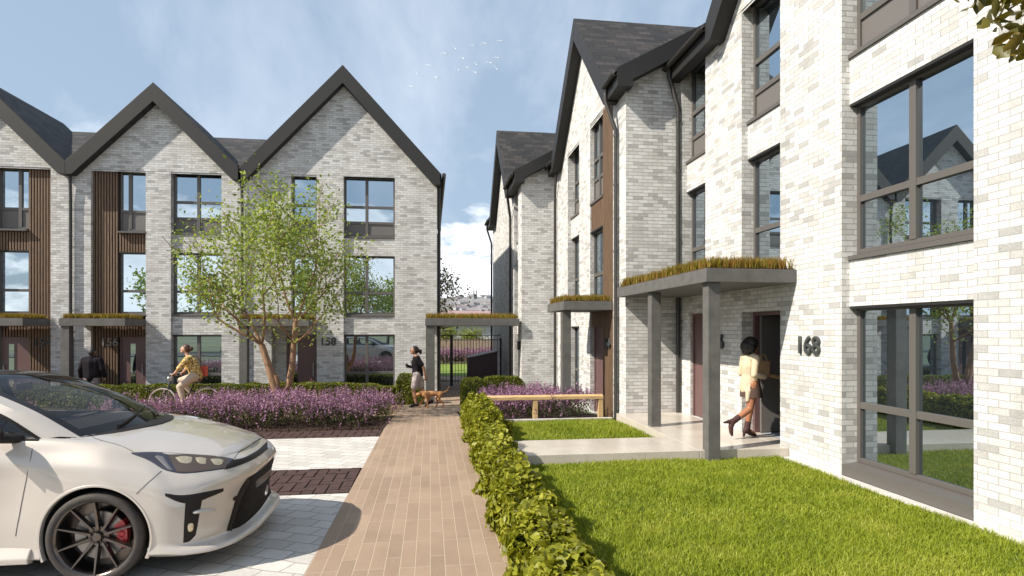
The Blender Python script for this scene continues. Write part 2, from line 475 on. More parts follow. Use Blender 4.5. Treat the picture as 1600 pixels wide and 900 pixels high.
def canopy(fr, house, u0, u1, n0, n1, z0, z1, posts, zb, density=900, gh=0.13, name='canopy'):
    mb = MB(); fr.box(mb, u0, u1, n0, n1, z0, z1)
    c_ = mb.build(name, M['canopy'], house, bevel=0.008)
    for (pu, pn, w, pz) in posts:
        p_ = MB(); fr.box(p_, pu, pu + w, pn, pn + w, pz, z0 + 0.001)
        p_.build('post', M['canopy'], c_, bevel=0.008)
    s_ = MB(); fr.box(s_, u0 + 0.03, u1 - 0.03, n0 + 0.02, n1 - 0.03, z1 - 0.01, z1 + 0.018)
    s_.build('soil_bed', M['soil'], c_)
    area = (u1 - u0) * (n1 - n0); k = int(area * density)
    uu = rng.uniform(u0 + 0.03, u1 - 0.03, k); nn = rng.uniform(n0 + 0.03, n1 - 0.035, k)
    # thicker along the outer edges, gathered into tufts
    tu = rng.uniform(u0 + 0.05, u1 - 0.05, max(4, int(area * 42))); tn = rng.uniform(n0 + 0.05, n1 - 0.06, len(tu))
    idx = rng.integers(0, len(tu), k * 2)
    uu2 = np.clip(tu[idx] + rng.normal(0, 0.035, k * 2), u0 + 0.02, u1 - 0.02); nn2 = np.clip(tn[idx] + rng.normal(0, 0.035, k * 2), n0 + 0.02, n1 - 0.02)
    uu = np.concatenate([uu, uu2]); nn = np.concatenate([nn, nn2])
    pts = np.array([fr.P(a, b, z1 + 0.012) for a, b in zip(uu, nn)])
    g_ = blades('grass_roof', pts, gh, 0.012, M['sedum'], c_, lean=0.55, kind='stuff')
    return c_

def clip_wall_cells(fr, mb, u0, u1, z0, z1, ops):
    us = sorted({u0, u1} | {o[0] for o in ops} | {o[1] for o in ops}); us = [u for u in us if u0 - 1e-6 <= u <= u1 + 1e-6]
    zs = sorted({z0, z1} | {o[2] for o in ops} | {o[3] for o in ops}); zs = [z for z in zs if z0 - 1e-6 <= z <= z1 + 1e-6]
    P = fr.P
    for a, b in zip(us[:-1], us[1:]):
        for c_, d in zip(zs[:-1], zs[1:]):
            mu, mz = (a + b) / 2, (c_ + d) / 2
            if any(o[0] < mu < o[1] and o[2] < mz < o[3] for o in ops): continue
            mb.quad(P(a, 0, c_), P(b, 0, c_), P(b, 0, d), P(a, 0, d))
    for (a, b, c_, d, dep) in ops:
        mb.quad(P(a, 0, c_), P(a, -dep, c_), P(a, -dep, d), P(a, 0, d)); mb.quad(P(b, 0, c_), P(b, -dep, c_), P(b, -dep, d), P(b, 0, d))
        mb.quad(P(a, 0, d), P(b, 0, d), P(b, -dep, d), P(a, -dep, d)); mb.quad(P(a, 0, c_), P(b, 0, c_), P(b, -dep, c_), P(a, -dep, c_))

def house(fr, name, label, group, u0, u1, zb, gables, ops, spandrels, depth=8.6, zr=9.75, ends=(False, False), pipes=(), eave=7.75, holes=(), foot=None, roof_to=None):
    """gables: (uc, hw, za).  ops: (u0,u1,z0,z1,depth) relative to zb.  Returns the house Empty."""
    P0 = fr.P
    base = P0((u0 + u1) / 2, -depth / 2, zb)
    H = empty(name, (0, 0, 0)); tag(H, label, 'house', group)
    P = lambda u, n, z: P0(u, n, z + zb)
    class F2(Fr):
        pass
    f2 = Fr(fr.k, fr.p); f2.P = P
    zt = eave - 0.15
    wb = MB()
    ft = -0.3 if foot is None else foot
    clip_wall_cells(f2, wb, u0, u1, ft, zt, ops)
    for (a, b, c_, d, dep) in ops:
        if (a, b) in holes: continue
        wb.quad(P(a, -dep, c_), P(b, -dep, c_), P(b, -dep, d), P(a, -dep, d))
    for (uc, hw, za) in gables:
        sl = (za - eave) / hw; hb = hw - 0.04
        wb.poly([P(uc - hb, 0, zt), P(uc + hb, 0, zt), P(uc + hb, 0, za - 0.2 - sl * hb), P(uc, 0, za - 0.2), P(uc - hb, 0, za - 0.2 - sl * hb)])
    zsl = (zr - eave) / (depth / 2 + 0.3)          # main roof pitch
    zw = eave + 0.3 * zsl - 0.12                   # underside where roof meets front wall
    for uu in (u0, u1):
        if roof_to is not None and uu == u1:
            wb.quad(P(uu, 0, ft), P(uu, -depth, ft), P(uu, -depth, eave - 0.08), P(uu, 0, eave - 0.08)); continue
        wb.poly([P(uu, 0, ft), P(uu, -depth, ft), P(uu, -depth, zw), P(uu, -depth / 2, zr - 0.12), P(uu, 0, zw)])
    wb.quad(P(u0, -depth, ft), P(u1, -depth, ft), P(u1, -depth, eave - 0.08), P(u0, -depth, eave - 0.08))
    # strip between wall head and roof in the plain eave runs
    ur = u1 if roof_to is None else roof_to
    wb.quad(P(u0, -0.01, zt - 0.05), P(ur, -0.01, zt - 0.05), P(ur, -0.01, zw), P(u0, -0.01, zw))
    wall = wb.build('wall', M['brick'], H, recalc=True)
    # recessed brick spandrels belong to the wall
    for (a, b, c_, d, nn) in spandrels:
        sb = MB(); f2.box(sb, a + 0.001, b - 0.001, -0.33, nn, c_, d)
        sb.build('brick_spandrel', M['brick'], wall)
    # roof
    rb = MB(); th_ = 0.07
    e0 = u0 - (0.28 if ends[0] else 0); e1 = (u1 if roof_to is None else roof_to) + (0.28 if ends[1] else 0)
    def slab(a, b, n0, z0, n1, z1):
        rb.prism([P(a, n0, z0), P(a, n1, z1), P(a, n1, z1 - th_), P(a, n0, z0 - th_)], [P(b, n0, z0), P(b, n1, z1), P(b, n1, z1 - th_), P(b, n0, z0 - th_)])
    zf = eave + 0.3 * zsl
    slab(e0, e1, -0.005, zf, -depth / 2, zr); slab(e0, e1, -depth / 2, zr, -depth - 0.3, eave)
    runs = []; cur = u0
    for (uc, hw, za) in sorted(gables):
        if uc - hw > cur + 0.15: runs.append((cur, uc - hw))
        cur = max(cur, uc + hw)
    if u1 > cur + 0.15 and roof_to is None: runs.append((cur, u1))
    runs = [((e0 if abs(a - u0) < 1e-6 else a), (e1 if abs(b - u1) < 1e-6 else b)) for a, b in runs]
    for a, b in runs: slab(a, b, 0.33, eave, -0.004, zf + 0.0001)
    for (uc, hw, za) in gables:
        sl = (za - eave) / hw
        nb = -depth / 2 if roof_to is None else -depth - 0.2
        for s_ in (-1, 1):
            rb.prism([P(uc, 0.285, za + 0.012), P(uc + s_ * (hw + 0.05), 0.285, eave - 0.05 * sl + 0.012), P(uc + s_ * (hw + 0.05), 0.285, eave - 0.05 * sl - 0.06), P(uc, 0.285, za - 0.06)],
                     [P(uc, nb, za + 0.012), P(uc + s_ * (hw + 0.05), nb, eave - 0.05 * sl + 0.012), P(uc + s_ * (hw + 0.05), nb, eave - 0.05 * sl - 0.06), P(uc, nb, za - 0.06)])
        if nb < -depth / 2 - 1:
            rb.poly([P(uc - hw, nb + 0.02, eave), P(uc + hw, nb + 0.02, eave), P(uc, nb + 0.02, za - 0.05)])
    roof = rb.build('roof', M['shingle'], H)
    # bargeboards
    for (uc, hw, za) in gables:
        sl = (za - eave) / hw; band = 0.6; zbot = eave - 0.40
        for s_ in (-1, 1):
            ui = (za - band - zbot) / sl
            prof = [(uc, za), (uc + s_ * hw, eave), (uc + s_ * hw, zbot), (uc + s_ * ui, zbot), (uc, za - band)]
            bb = MB(); bb.prism([P(u, 0.30 + 0.002 * s_, z) for u, z in prof], [P(u, 0.004, z) for u, z in prof])
            bb.build('bargeboard', M['fascia'], H, bevel=0.006)
    # eave boxes, gutters
    for a, b in runs:
        fb = MB(); f2.box(fb, max(a, u0) + 0.004, min(b, u1) - 0.004, 0.006, 0.26, eave - 0.36, eave - 0.075)
        fb.build('fascia_box', M['fascia'], H, bevel=0.004)
        gt = MB(); rr = 0.07
        prof = [(0.27 + rr + rr * math.cos(q), eave - 0.07 + rr * math.sin(q)) for q in np.linspace(math.pi, 2 * math.pi, 9)]
        prof += [(0.27 + rr + (rr - 0.012) * math.cos(q), eave - 0.07 + (rr - 0.012) * math.sin(q)) for q in np.linspace(2 * math.pi, math.pi, 9)]
        gt.prism([P(a + 0.006, n, z) for n, z in prof], [P(b - 0.006, n, z) for n, z in prof])
        gt.build('gutter', M['pipe'], H, smooth=True)
    # verge boards at free ends
    for k, uu in ((0, u0), (1, u1)):
        if not ends[k]: continue
        s_ = -1 if k == 0 else 1
        prof = [(0.28, eave + 0.03), (-depth / 2, zr + 0.03), (-depth - 0.28, eave + 0.03), (-depth - 0.28, eave - 0.36), (-depth + 0.02, eave - 0.36), (-depth / 2, zr - 0.36), (-0.06, eave + 0.3 * zsl - 0.36), (-0.06, eave - 0.36), (0.28, eave - 0.36)]
        vb = MB(); vb.prism([P(uu + s_ * 0.004, n, z) for n, z in prof], [P(uu + s_ * 0.30, n, z) for n, z in prof])
        vb.build('bargeboard', M['fascia'], H)
    for (pu, ptop, pn) in pipes:
        pb = MB()
        pb.tube([P(pu[0], pn, ptop), P(pu[0], pn, ptop - 0.18), P(pu[1], 0.075, ptop - 0.85), P(pu[1], 0.075, -0.3)], 0.047, 10)
        d = pb.build('downpipe', M['pipe'], H, smooth=True)
        for zz in (0.9, 2.4, 3.9, 5.4, 6.5):
            br_ = MB(); br_.tube([P(pu[1], 0.075, zz), P(pu[1], 0.075, zz + 0.05)], 0.054, 10)
            br_.build('pipe_bracket', M['pipe'], d)
    H['_zb'] = zb
    return H, f2

G_SILL = 0.0
def wide_column(f2, H, u0, u1, mul, sps, ops, floors=(0, 1, 2)):
    pass
COL_OPS = lambda u0, u1, z0=0.0: [(u0, u1, z0, 7.70, 0.33)]
COL_SPS = lambda u0, u1: [(u0, u1, 2.27, 2.88, -0.115), (u0, u1, 4.97, 5.57, -0.115)]
def column_windows(f2, H, u0, u1, mul=(), ground=True, zg=0.02, gsill=0.17):
    if ground: window(f2, H, u0, u1, zg, 2.27, (0.95,), mul, sill=gsill, sill_out=0.004)
    window(f2, H, u0, u1, 2.88, 4.97, (3.70,), mul, sill_out=-0.085)
    window(f2, H, u0, u1, 5.57, 7.70, (6.12, 6.66), mul, panel_to=6.12, sill_out=-0.085)
# ================================================================== left terrace (faces the viewer)
LY = 20.8; LB = -0.47
FL = Fr('L', LY)
rowL = 'terraced houses of the left row'
# ---- end house 158
ops = COL_OPS(-2.91, -1.20) + [(-4.62, -3.79, 2.88, 7.70, 0.33), (-5.25, -3.79, 0.0, 2.40, 0.60)]
sps = COL_SPS(-2.91, -1.20) + [(-4.62, -3.79, 4.97, 5.57, -0.115)]
H158, f2 = house(FL, 'terraced_house', 'pale brick end house numbered 158, the widest gable of the left row', rowL,
                 -6.16, 0.24, LB, [(-2.90, 3.24, 11.30)], ops, sps, ends=(False, False), zr=10.1, eave=7.80, roof_to=-2.9, pipes=[((-6.16, -6.16), 7.45, 0.12)])
column_windows(f2, H158, -2.91, -1.20, (-2.16,))
window(f2, H158, -4.62, -3.79, 2.88, 4.97, (3.70,), (), sill_out=-0.085)
window(f2, H158, -4.62, -3.79, 5.57, 7.70, (6.12, 6.66), (), panel_to=6.12, sill_out=-0.085)
door(f2, H158, -4.85, -3.80, 0.0, 2.25, -0.40, glass=(-4.70, -4.50), label='maroon door of house 158 with a narrow glazed slot')
b_ = MB(); f2.box(b_, -5.24, -4.86, -0.58, -0.38, 0.0, 2.39); f2.box(b_, -4.86, -3.80, -0.58, -0.42, 2.255, 2.39)
b_.build('entrance_lining', M['brick'], H158)
number(FL, H158, '158', -3.42, LB + 2.03, 0.36, 0.02, M['number_dark'])
canopy(f2, H158, -5.95, -3.79, 0.004, 1.30, 2.55, 2.77, [(-5.90, 1.02, 0.24, -0.3)], LB)
# right flank rain pipe and gutter of the end house
g_ = MB(); g_.box(0.245, 0.40, LY + 0.0, LY + 8.8, LB + 7.38, LB + 7.74); g_.build('fascia_box', M['fascia'], H158)
g_ = MB(); g_.tube([(0.475, LY - 0.28, LB + 7.74), (0.475, LY + 8.8, LB + 7.74)], 0.07, 10); g_.build('gutter', M['pipe'], H158, smooth=True)
g_ = MB(); g_.tube([(0.47, LY + 8.5, LB + 7.68), (0.47, LY + 8.5, LB + 7.3), (0.32, LY + 8.5, LB + 6.9), (0.32, LY + 8.5, LB - 0.2)], 0.06, 10); g_.build('downpipe', M['pipe'], H158, smooth=True)
g_ = MB(); g_.tube([(0.31, LY + 0.12, LB + 7.4), (0.31, LY + 0.12, LB - 0.3)], 0.055, 10); g_.build('downpipe', M['pipe'], H158, smooth=True)

# ---- middle house 156
ops = COL_OPS(-8.40, -6.83) + [(-10.80, -9.16, 0.0, 7.62, 0.33)]
H156, f2 = house(FL, 'terraced_house', 'pale brick house numbered 156, in the middle of the left row', rowL,
                 -11.30, -6.164, LB, [(-8.82, 2.60, 10.38)], ops, COL_SPS(-8.40, -6.83), zr=10.1, pipes=[((-11.36, -11.36), 7.45, 0.10)])
column_windows(f2, H156, -8.40, -6.83, (-7.62,))
battens(f2, H156, -10.80, -10.02, 0.0, 7.62, -0.14)
battens(f2, H156, -10.02, -9.16, 4.97, 5.57, -0.15); battens(f2, H156, -10.02, -9.16, 2.20, 2.88, -0.15)
window(f2, H156, -10.02, -9.16, 2.88, 4.97, (3.70,), (), n=-0.2)
window(f2, H156, -10.02, -9.16, 5.57, 7.62, (6.30,), (-9.72,), panel_to=6.30, n=-0.2)
door(f2, H156, -10.02, -9.16, 0.0, 2.20, -0.18, glass=(-9.70, -9.55), label='maroon door of house 156 with a narrow glazed slot')
number(FL, H156, '156', -10.30, LB + 2.02, 0.36, -0.095, M['number_grey'])
canopy(f2, H156, -11.02, -9.17, 0.004, 1.30, 2.55, 2.77, [(-10.99, 1.02, 0.24, -0.3)], LB)

# ---- left house 154
ops = COL_OPS(-16.0, -14.4) + [(-13.60, -11.98, 0.0, 7.62, 0.33)]
H154, f2 = house(FL, 'terraced_house', 'pale brick house numbered 154, cut off by the left edge', rowL,
                 -16.6, -11.304, LB, [(-14.0, 2.60, 10.38)], ops, COL_SPS(-16.0, -14.4), zr=10.1)
column_windows(f2, H154, -16.0, -14.4, (-15.2,))
battens(f2, H154, -12.68, -11.98, 0.0, 7.62, -0.14)
battens(f2, H154, -13.60, -12.68, 4.97, 5.57, -0.15); battens(f2, H154, -13.60, -12.68, 2.20, 2.88, -0.15)
window(f2, H154, -13.60, -12.68, 2.88, 4.97, (3.70,), (), n=-0.2)
window(f2, H154, -13.60, -12.68, 5.57, 7.62, (6.30,), (-12.98,), panel_to=6.30, n=-0.2)
door(f2, H154, -13.60, -12.68, 0.0, 2.20, -0.18, glass=(-13.3, -13.15), handle_side=-1, label='maroon door of house 154 behind a canopy post')
number(FL, H154, '154', -12.28, LB + 2.02, 0.36, -0.095, M['number_dark'])
canopy(f2, H154, -13.62, -11.99, 0.004, 1.30, 2.55, 2.77, [(-12.95, 1.02, 0.24, -0.3)], LB)

# ================================================================== right-hand houses
rowR = 'stepped houses along the path on the right'
# ---- near house 168
RX = 5.45; FR_ = Fr('R', RX)
ops = COL_OPS(5.33, 7.28) + [(8.69, 9.86, 2.88, 7.70, 0.33), (11.26, 12.38, 2.88, 7.62, 0.33), (8.69, 9.86, 0.15, 2.27, 0.30), (11.0, 11.95, 0.15, 2.30, 0.12)]
sps = COL_SPS(5.33, 7.28) + [(8.69, 9.86, 4.97, 5.57, -0.115), (11.26, 12.38, 4.97, 5.57, -0.115)]
H168, f2 = house(FR_, 'townhouse', 'nearest pale brick house on the right, numbered 168, its door open', rowR,
                 1.6, 12.49, 0.0, [(7.6, 3.05, 10.85)], ops, sps, ends=(False, False), zr=9.9,
                 pipes=[((12.36, 12.40), 7.66, 0.30)], holes=[(8.69, 9.86)], foot=-0.2)
column_windows(f2, H168, 5.33, 7.28, (6.345,))
for (a, b, top) in ((8.69, 9.86, 7.70), (11.26, 12.38, 7.62)):
    window(f2, H168, a, b, 2.88, 4.97, (3.70,), (), sill_out=-0.085)
    window(f2, H168, a, b, 5.57, top, (6.12, 6.66), (), panel_to=6.12, sill_out=-0.085)
bk = MB(); f2.box(bk, 8.69, 9.86, -0.36, -0.331, 2.3, 7.7); bk.build('cavity_closer', M['interior'], H168)
door(f2, H168, 11.0, 11.95, 0.15, 2.30, -0.06, label='closed maroon door under the large grassy canopy', handle_side=-1)
# open doorway of 168: frame, hall behind, leaf swung inwards
fm = MB()
f2.box(fm, 8.694, 8.755, -0.30, -0.21, 0.155, 2.265); f2.box(fm, 9.795, 9.856, -0.30, -0.21, 0.155, 2.265); f2.box(fm, 8.755, 9.795, -0.298, -0.212, 2.205, 2.265)
dw = fm.build('doorway', M['door'], H168, bevel=0.004); dw['label'] = 'maroon frame of the open front door of house 168'
hl = MB(); P = f2.P
hl.quad(P(8.2, -0.31, 0.152), P(10.2, -0.31, 0.152), P(10.2, -2.6, 0.152), P(8.2, -2.6, 0.152)); hl.quad(P(8.2, -0.31, 2.5), P(10.2, -0.31, 2.5), P(10.2, -2.6, 2.5), P(8.2, -2.6, 2.5))
hl.quad(P(8.2, -2.6, 0.152), P(10.2, -2.6, 0.152), P(10.2, -2.6, 2.5), P(8.2, -2.6, 2.5))
hl.quad(P(8.2, -0.31, 0.152), P(8.2, -2.6, 0.152), P(8.2, -2.6, 2.5), P(8.2, -0.31, 2.5)); hl.quad(P(10.2, -0.31, 0.152), P(10.2, -2.6, 0.152), P(10.2, -2.6, 2.5), P(10.2, -0.31, 2.5))
hl.build('hallway', M['interior'], H168)
lf = MB(); f2.box(lf, 9.735, 9.79, -1.20, -0.30, 0.165, 2.2)
ld = lf.build('door', M['panel'], H168, bevel=0.004); ld['label'] = 'grey front door leaf of house 168 swung open into the hall'
hb = MB(); hb.tube([P(9.735, -1.05, 1.15), P(9.68, -1.05, 1.15), P(9.68, -0.92, 1.15)], 0.012, 8); hb.build('handle', M['steel'], ld)
lb = MB(); f2.box(lb, 9.728, 9.734, -0.95, -0.60, 0.48, 0.52); lb.build('letter_plate', M['steel'], ld)
number(FR_, H168, '168', 7.97, 1.72, 0.36, 0.024, M['number_dark'], 0.012)
number(FR_, H168, '166', 10.74, 1.72, 0.37, 0.03, M['number_dark'], 0.02)
canopy(f2, H168, 8.26, 12.46, 0.004, 1.44, 2.66, 2.86, [(8.33, 1.18, 0.19, -0.05), (10.62, 1.18, 0.19, -0.05)], 0.0, density=1500, gh=0.15)

# ---- middle house on the right
MX = 4.22; MBz = -0.2; FM = Fr('R', MX)
ops = [(13.40, 15.41, 0.0, 7.62, 0.30), (16.58, 18.02, 0.0, 7.70, 0.33)]
H164, f2 = house(FM, 'townhouse', 'middle pale brick house on the right, with a small canopy', rowR,
                 12.494, 19.79, MBz, [(16.05, 3.05, 10.75)], ops, COL_SPS(16.58, 18.02), ends=(True, False), zr=10.2, eave=7.70,
                 pipes=[((13.02, 12.97), 7.5, 0.30), ((19.2, 19.55), 7.5, 0.12)])
column_windows(f2, H164, 16.58, 18.02)
battens(f2, H164, 13.40, 14.28, 0.0, 7.62, -0.03)
battens(f2, H164, 14.28, 15.41, 4.75, 5.45, -0.05); battens(f2, H164, 14.28, 15.41, 2.25, 2.75, -0.05)
window(f2, H164, 14.28, 15.41, 2.75, 4.75, (3.60,), (), n=-0.1)
window(f2, H164, 14.28, 15.41, 5.45, 7.62, (6.10, 6.62), (14.85,), panel_to=6.10, n=-0.1)
door(f2, H164, 14.28, 15.41, 0.0, 2.25, -0.12, label='maroon door beside dark timber under the small canopy')
number(FM, H164, '164', 13.82, 1.62, 0.34, 0.02, M['number_dark'], 0.02)
canopy(f2, H164, 13.42, 15.35, 0.004, 1.17, 2.62, 2.82, [(13.75, 0.92, 0.21, -0.2)], MBz, density=1200)

# ---- far house on the right
TX = 3.05; TB = -0.47; FT = Fr('R', TX)
ops = [(20.6, 21.6, 0.0, 7.62, 0.33)]
H162, f2 = house(FT, 'townhouse', 'farthest pale brick house on the right, its front closing the gated passage', rowR,
                 19.794, 29.0, TB, [(24.7, 3.05, 10.75)], ops, COL_SPS(20.6, 21.6), ends=(True, True), zr=10.2, eave=7.70,
                 pipes=[((21.3, 22.1), 7.5, 0.30), ((28.9, 28.95), 7.5, 0.30)])
column_windows(f2, H162, 20.6, 21.6)
lm = MB(); f2.box(lm, 20.05, 20.16, 0.004, 0.10, 1.75, 2.05); o_ = lm.build('wall_light', M['black_metal'], H162, bevel=0.01)

# ---- gate canopy over the passage
GC = empty('gate_canopy'); tag(GC, 'grass-topped grey canopy on one post over the gated passage between the rows', 'canopy')
gb = MB(); gb.box(-0.16, 2.95, 19.62, 20.78, 2.10, 2.34); o_ = gb.build('roof_slab', M['canopy'], GC, bevel=0.008)
gb = MB(); gb.box(-0.14, 0.15, 19.66, 19.90, -0.6, 2.101); gb.build('post', M['canopy'], GC, bevel=0.008)
k = 3300
pts = np.stack([rng.uniform(-0.13, 2.92, k), rng.uniform(19.65, 20.75, k), np.full(k, 2.35)], 1)
g_ = blades('grass_roof', pts, 0.15, 0.014, M['sedum'], GC, lean=0.5, kind='stuff')
# ================================================================== ground
def gz(y):
    return 0.0 if y < 12 else (-0.05 * (y - 12) if y < 20 else -0.40)
def gzv(y): return np.where(y < 12, 0.0, np.where(y < 20, -0.05 * (y - 12), -0.40))

def sheet(name, mat, strips, dz, kind='structure', thick=0.0, parent=None):
    """strips: list of (y0,y1,xl0,xr0,xl1,xr1): trapezoid between two lines y0 and y1, split where the slope changes"""
    mb = MB()
    for (y0, y1, xl0, xr0, xl1, xr1) in strips:
        ys = [y0] + [b for b in (12, 20) if y0 < b < y1] + [y1]
        for a, b in zip(ys[:-1], ys[1:]):
            fa = (a - y0) / (y1 - y0); fb = (b - y0) / (y1 - y0)
            xa0 = xl0 + (xl1 - xl0) * fa; xa1 = xr0 + (xr1 - xr0) * fa; xb0 = xl0 + (xl1 - xl0) * fb; xb1 = xr0 + (xr1 - xr0) * fb
            p = [(xa0, a, gz(a) + dz), (xa1, a, gz(a) + dz), (xb1, b, gz(b) + dz), (xb0, b, gz(b) + dz)]
            if thick:
                mb.box8([(q[0], q[1], q[2] - thick) for q in p] + p)
            else: mb.poly(p)
    o = mb.build(name, mat, parent)
    if kind and not parent: o['kind'] = kind
    return o

def paver_mat(name, bw, rh, cols, mortar, msize, along_y=True, rot=0.0, offset=0.4, freq=3, warp=0.0, bump=0.5, rough=0.8, dirt=0.35):
    m, t, p = mat_new(name)
    geo = t.new('ShaderNodeNewGeometry')
    mp = t.new('ShaderNodeMapping'); mp.inputs['Rotation'].default_value = (0, 0, rot if not along_y else math.pi / 2 + rot)
    src = geo.outputs['Position']
    if warp:
        nw = t.noise(src, 3.5, 2, 0.5)
        src = t.vmath('ADD', src, t.vmath('SCALE', t.vmath('SUBTRACT', nw.outputs['Color'], (0.5, 0.5, 0.5)), scale=warp))
    t.link(src, mp.inputs[0])
    br = t.new('ShaderNodeTexBrick'); t.link(mp.outputs[0], br.inputs['Vector'])
    br.offset = offset; br.offset_frequency = freq
    for k_, v_ in (('Scale', 1.0), ('Mortar Size', msize), ('Mortar Smooth', 0.3), ('Bias', 0.0), ('Brick Width', bw), ('Row Height', rh)):
        br.inputs[k_].default_value = v_
    br.inputs['Color1'].default_value = (0, 0, 0, 1); br.inputs['Color2'].default_value = (1, 1, 1, 1); br.inputs['Mortar'].default_value = (0.5, 0.5, 0.5, 1)
    k = len(cols)
    tone = t.ramp(br.outputs['Color'], [(i / (k - 1), c_) for i, c_ in enumerate(cols)])
    n1 = t.noise(geo.outputs['Position'], 70, 5, 0.7); n2 = t.noise(geo.outputs['Position'], 1.1, 5, 0.65)
    tone = t.mix(0.45, tone, t.ramp(n1.outputs['Fac'], [(0.3, (0.6, 0.6, 0.6)), (0.7, (1.25, 1.25, 1.25))]), 'MULTIPLY')
    tone = t.mix(dirt, tone, t.ramp(n2.outputs['Fac'], [(0.3, (0.72, 0.70, 0.67)), (0.7, (1.12, 1.12, 1.12))]), 'MULTIPLY')
    t.link(t.mix(br.outputs['Fac'], tone, rgba(mortar)), p.inputs['Base Color'])
    p.inputs['Roughness'].default_value = rough; p.inputs['Specular IOR Level'].default_value = 0.3
    h_ = t.math('ADD', t.math('SUBTRACT', 1.0, br.outputs['Fac']), t.math('MULTIPLY', n1.outputs['Fac'], 0.5))
    t.link(t.bump(h_, bump, 0.006), p.inputs['Normal'])
    return m

M['path'] = paver_mat('tan_plank_pavers', 0.62, 0.1235, [(0.275, 0.200, 0.145), (0.293, 0.213, 0.155), (0.311, 0.227, 0.166), (0.330, 0.243, 0.178)], (0.385, 0.31, 0.235), 0.0042, True, 0.0, 0.37, 3, dirt=0.55)
M['cross'] = paver_mat('tan_cross_pavers', 0.46, 0.1235, [(0.27, 0.170, 0.105), (0.33, 0.215, 0.135), (0.38, 0.25, 0.16)], (0.42, 0.34, 0.25), 0.0045, False, 0.0, 0.37, 3)
M['setts'] = paver_mat('pale_setts', 0.30, 0.205, [(0.46, 0.44, 0.42), (0.52, 0.50, 0.475), (0.57, 0.55, 0.525)], (0.30, 0.27, 0.24), 0.007, False, 0.42, 0.5, 2, warp=0.06, bump=0.9, dirt=0.55)
M['flag'] = paver_mat('honed_stone_paving', 0.9, 0.6, [(0.47, 0.425, 0.375), (0.52, 0.475, 0.42), (0.55, 0.505, 0.45)], (0.36, 0.325, 0.285), 0.004, False, 0.0, 0.5, 2, bump=0.08, rough=0.24, dirt=0.5)
M['kerb'] = simple('concrete_edging', (0.52, 0.50, 0.475), 0.8, 0, 0.12, 8)
M['earth'] = simple('lawn_soil', (0.05, 0.062, 0.016), 0.95, 0, 0.4, 14, bump=0.6, bscale=60)
M['mulch'] = simple('bark_mulch', (0.035, 0.018, 0.014), 0.95, 0, 0.55, 45, bump=1.0, bscale=70)
M['darkpave'] = simple('dark_brick_pavers', (0.050, 0.024, 0.021), 0.7, 0, 0.4, 9, bump=0.3, bscale=90, detail=8)
M['joint'] = simple('dark_joint_sand', (0.010, 0.006, 0.005), 0.95, 0, 0.3, 60)
M['land'] = simple('open_ground', (0.10, 0.115, 0.06), 0.95, 0, 0.4, 0.08)

sheet('road', simple('asphalt', (0.055, 0.055, 0.056), 0.9, 0, 0.2, 6, bump=0.3), [(-12, -6.02, -60, 60, -60, 60)], 0.004)
# one ground sheet to the horizon, following the fall towards the far houses
gb = MB()
ys = [-400, -40, 0, 12, 20, 60, 420, 1000, 3000]
hz = lambda y: gz(y) - 0.05 if y <= 60 else -0.45 - 7 * min(1, (y - 60) / 360)
for a, b in zip(ys[:-1], ys[1:]):
    gb.poly([(-2500, a, hz(a)), (2500, a, hz(a)), (2500, b, hz(b)), (-2500, b, hz(b))])
tag(gb.build('ground', M['land'], None, recalc=False), kind='structure')

sheet('path', M['path'], [(-6, 15.6, -1.14, 0.66, -0.86, 0.70), (15.6, 40, -0.86, 1.9, -0.6, 1.9)], 0.0)
sheet('cross_path', M['cross'], [(14.75, 18.3, -30, -0.858, -30, -0.80)], 0.002)
sheet('parking_bay', M['setts'], [(-6, 7.34, -14, -0.90, -14, -0.90), (8.67, 11.18, -14, -0.90, -14, -0.88)], -0.005)
# dark herringbone bands laid as single pavers
def herring(x0, x1, y0, y1, c_=0.142):
    mb = MB(); g = 0.009
    ni = int((x1 - x0) / c_) + 2; nj = int((y1 - y0) / c_) + 2
    for i in range(-2, ni):
        for j in range(-2, nj):
            q = (i - j) % 4
            if q == 0: r_ = (i, i + 2, j, j + 1)
            elif q == 3: r_ = (i, i + 1, j, j + 2)
            else: continue
            a0 = max(x0, x0 + r_[0] * c_ + g); a1 = min(x1, x0 + r_[1] * c_ - g); b0 = max(y0, y0 + r_[2] * c_ + g); b1 = min(y1, y0 + r_[3] * c_ - g)
            if a1 - a0 < 0.02 or b1 - b0 < 0.02: continue
            zt = 0.0 + random.uniform(-0.003, 0.003)
            mb.box(a0, a1, b0, b1, -0.04, zt)
    return mb
o = herring(-7.5, -0.972, 7.35, 8.66).build('paving_band', M['darkpave'], None, bevel=0.0); tag(o, kind='structure')
o = herring(-9.5, -0.93, 11.19, 11.98).build('paving_band', M['darkpave'], None); tag(o, kind='structure')
sheet('paving_joints', M['joint'], [(7.34, 8.67, -7.5, -0.90, -7.5, -0.90), (11.18, 11.99, -9.5, -0.88, -9.5, -0.87)], -0.016)
sheet('planting_soil', M['mulch'], [(11.99, 14.74, -30, -0.915, -30, -0.862), (18.31, 20.78, -30, -0.62, -30, -0.4), (12.85, 19.6, 1.3, 4.20, 1.7, 3.0)], 0.004)
# chips of bark on the bed
k = 9000
px = rng.uniform(-8, -0.95, k); py = 11.99 + 2.6 * rng.random(k) ** 1.5
# edging strips
eb = MB()
eb.box(5.27, 5.445, 1.0, 8.44, -0.1, 0.02)
eb.box(1.36, 4.0, 12.74, 12.84, -0.12, 0.015)
tag(eb.build('edging_strip', M['kerb'], None, bevel=0.004), kind='structure')
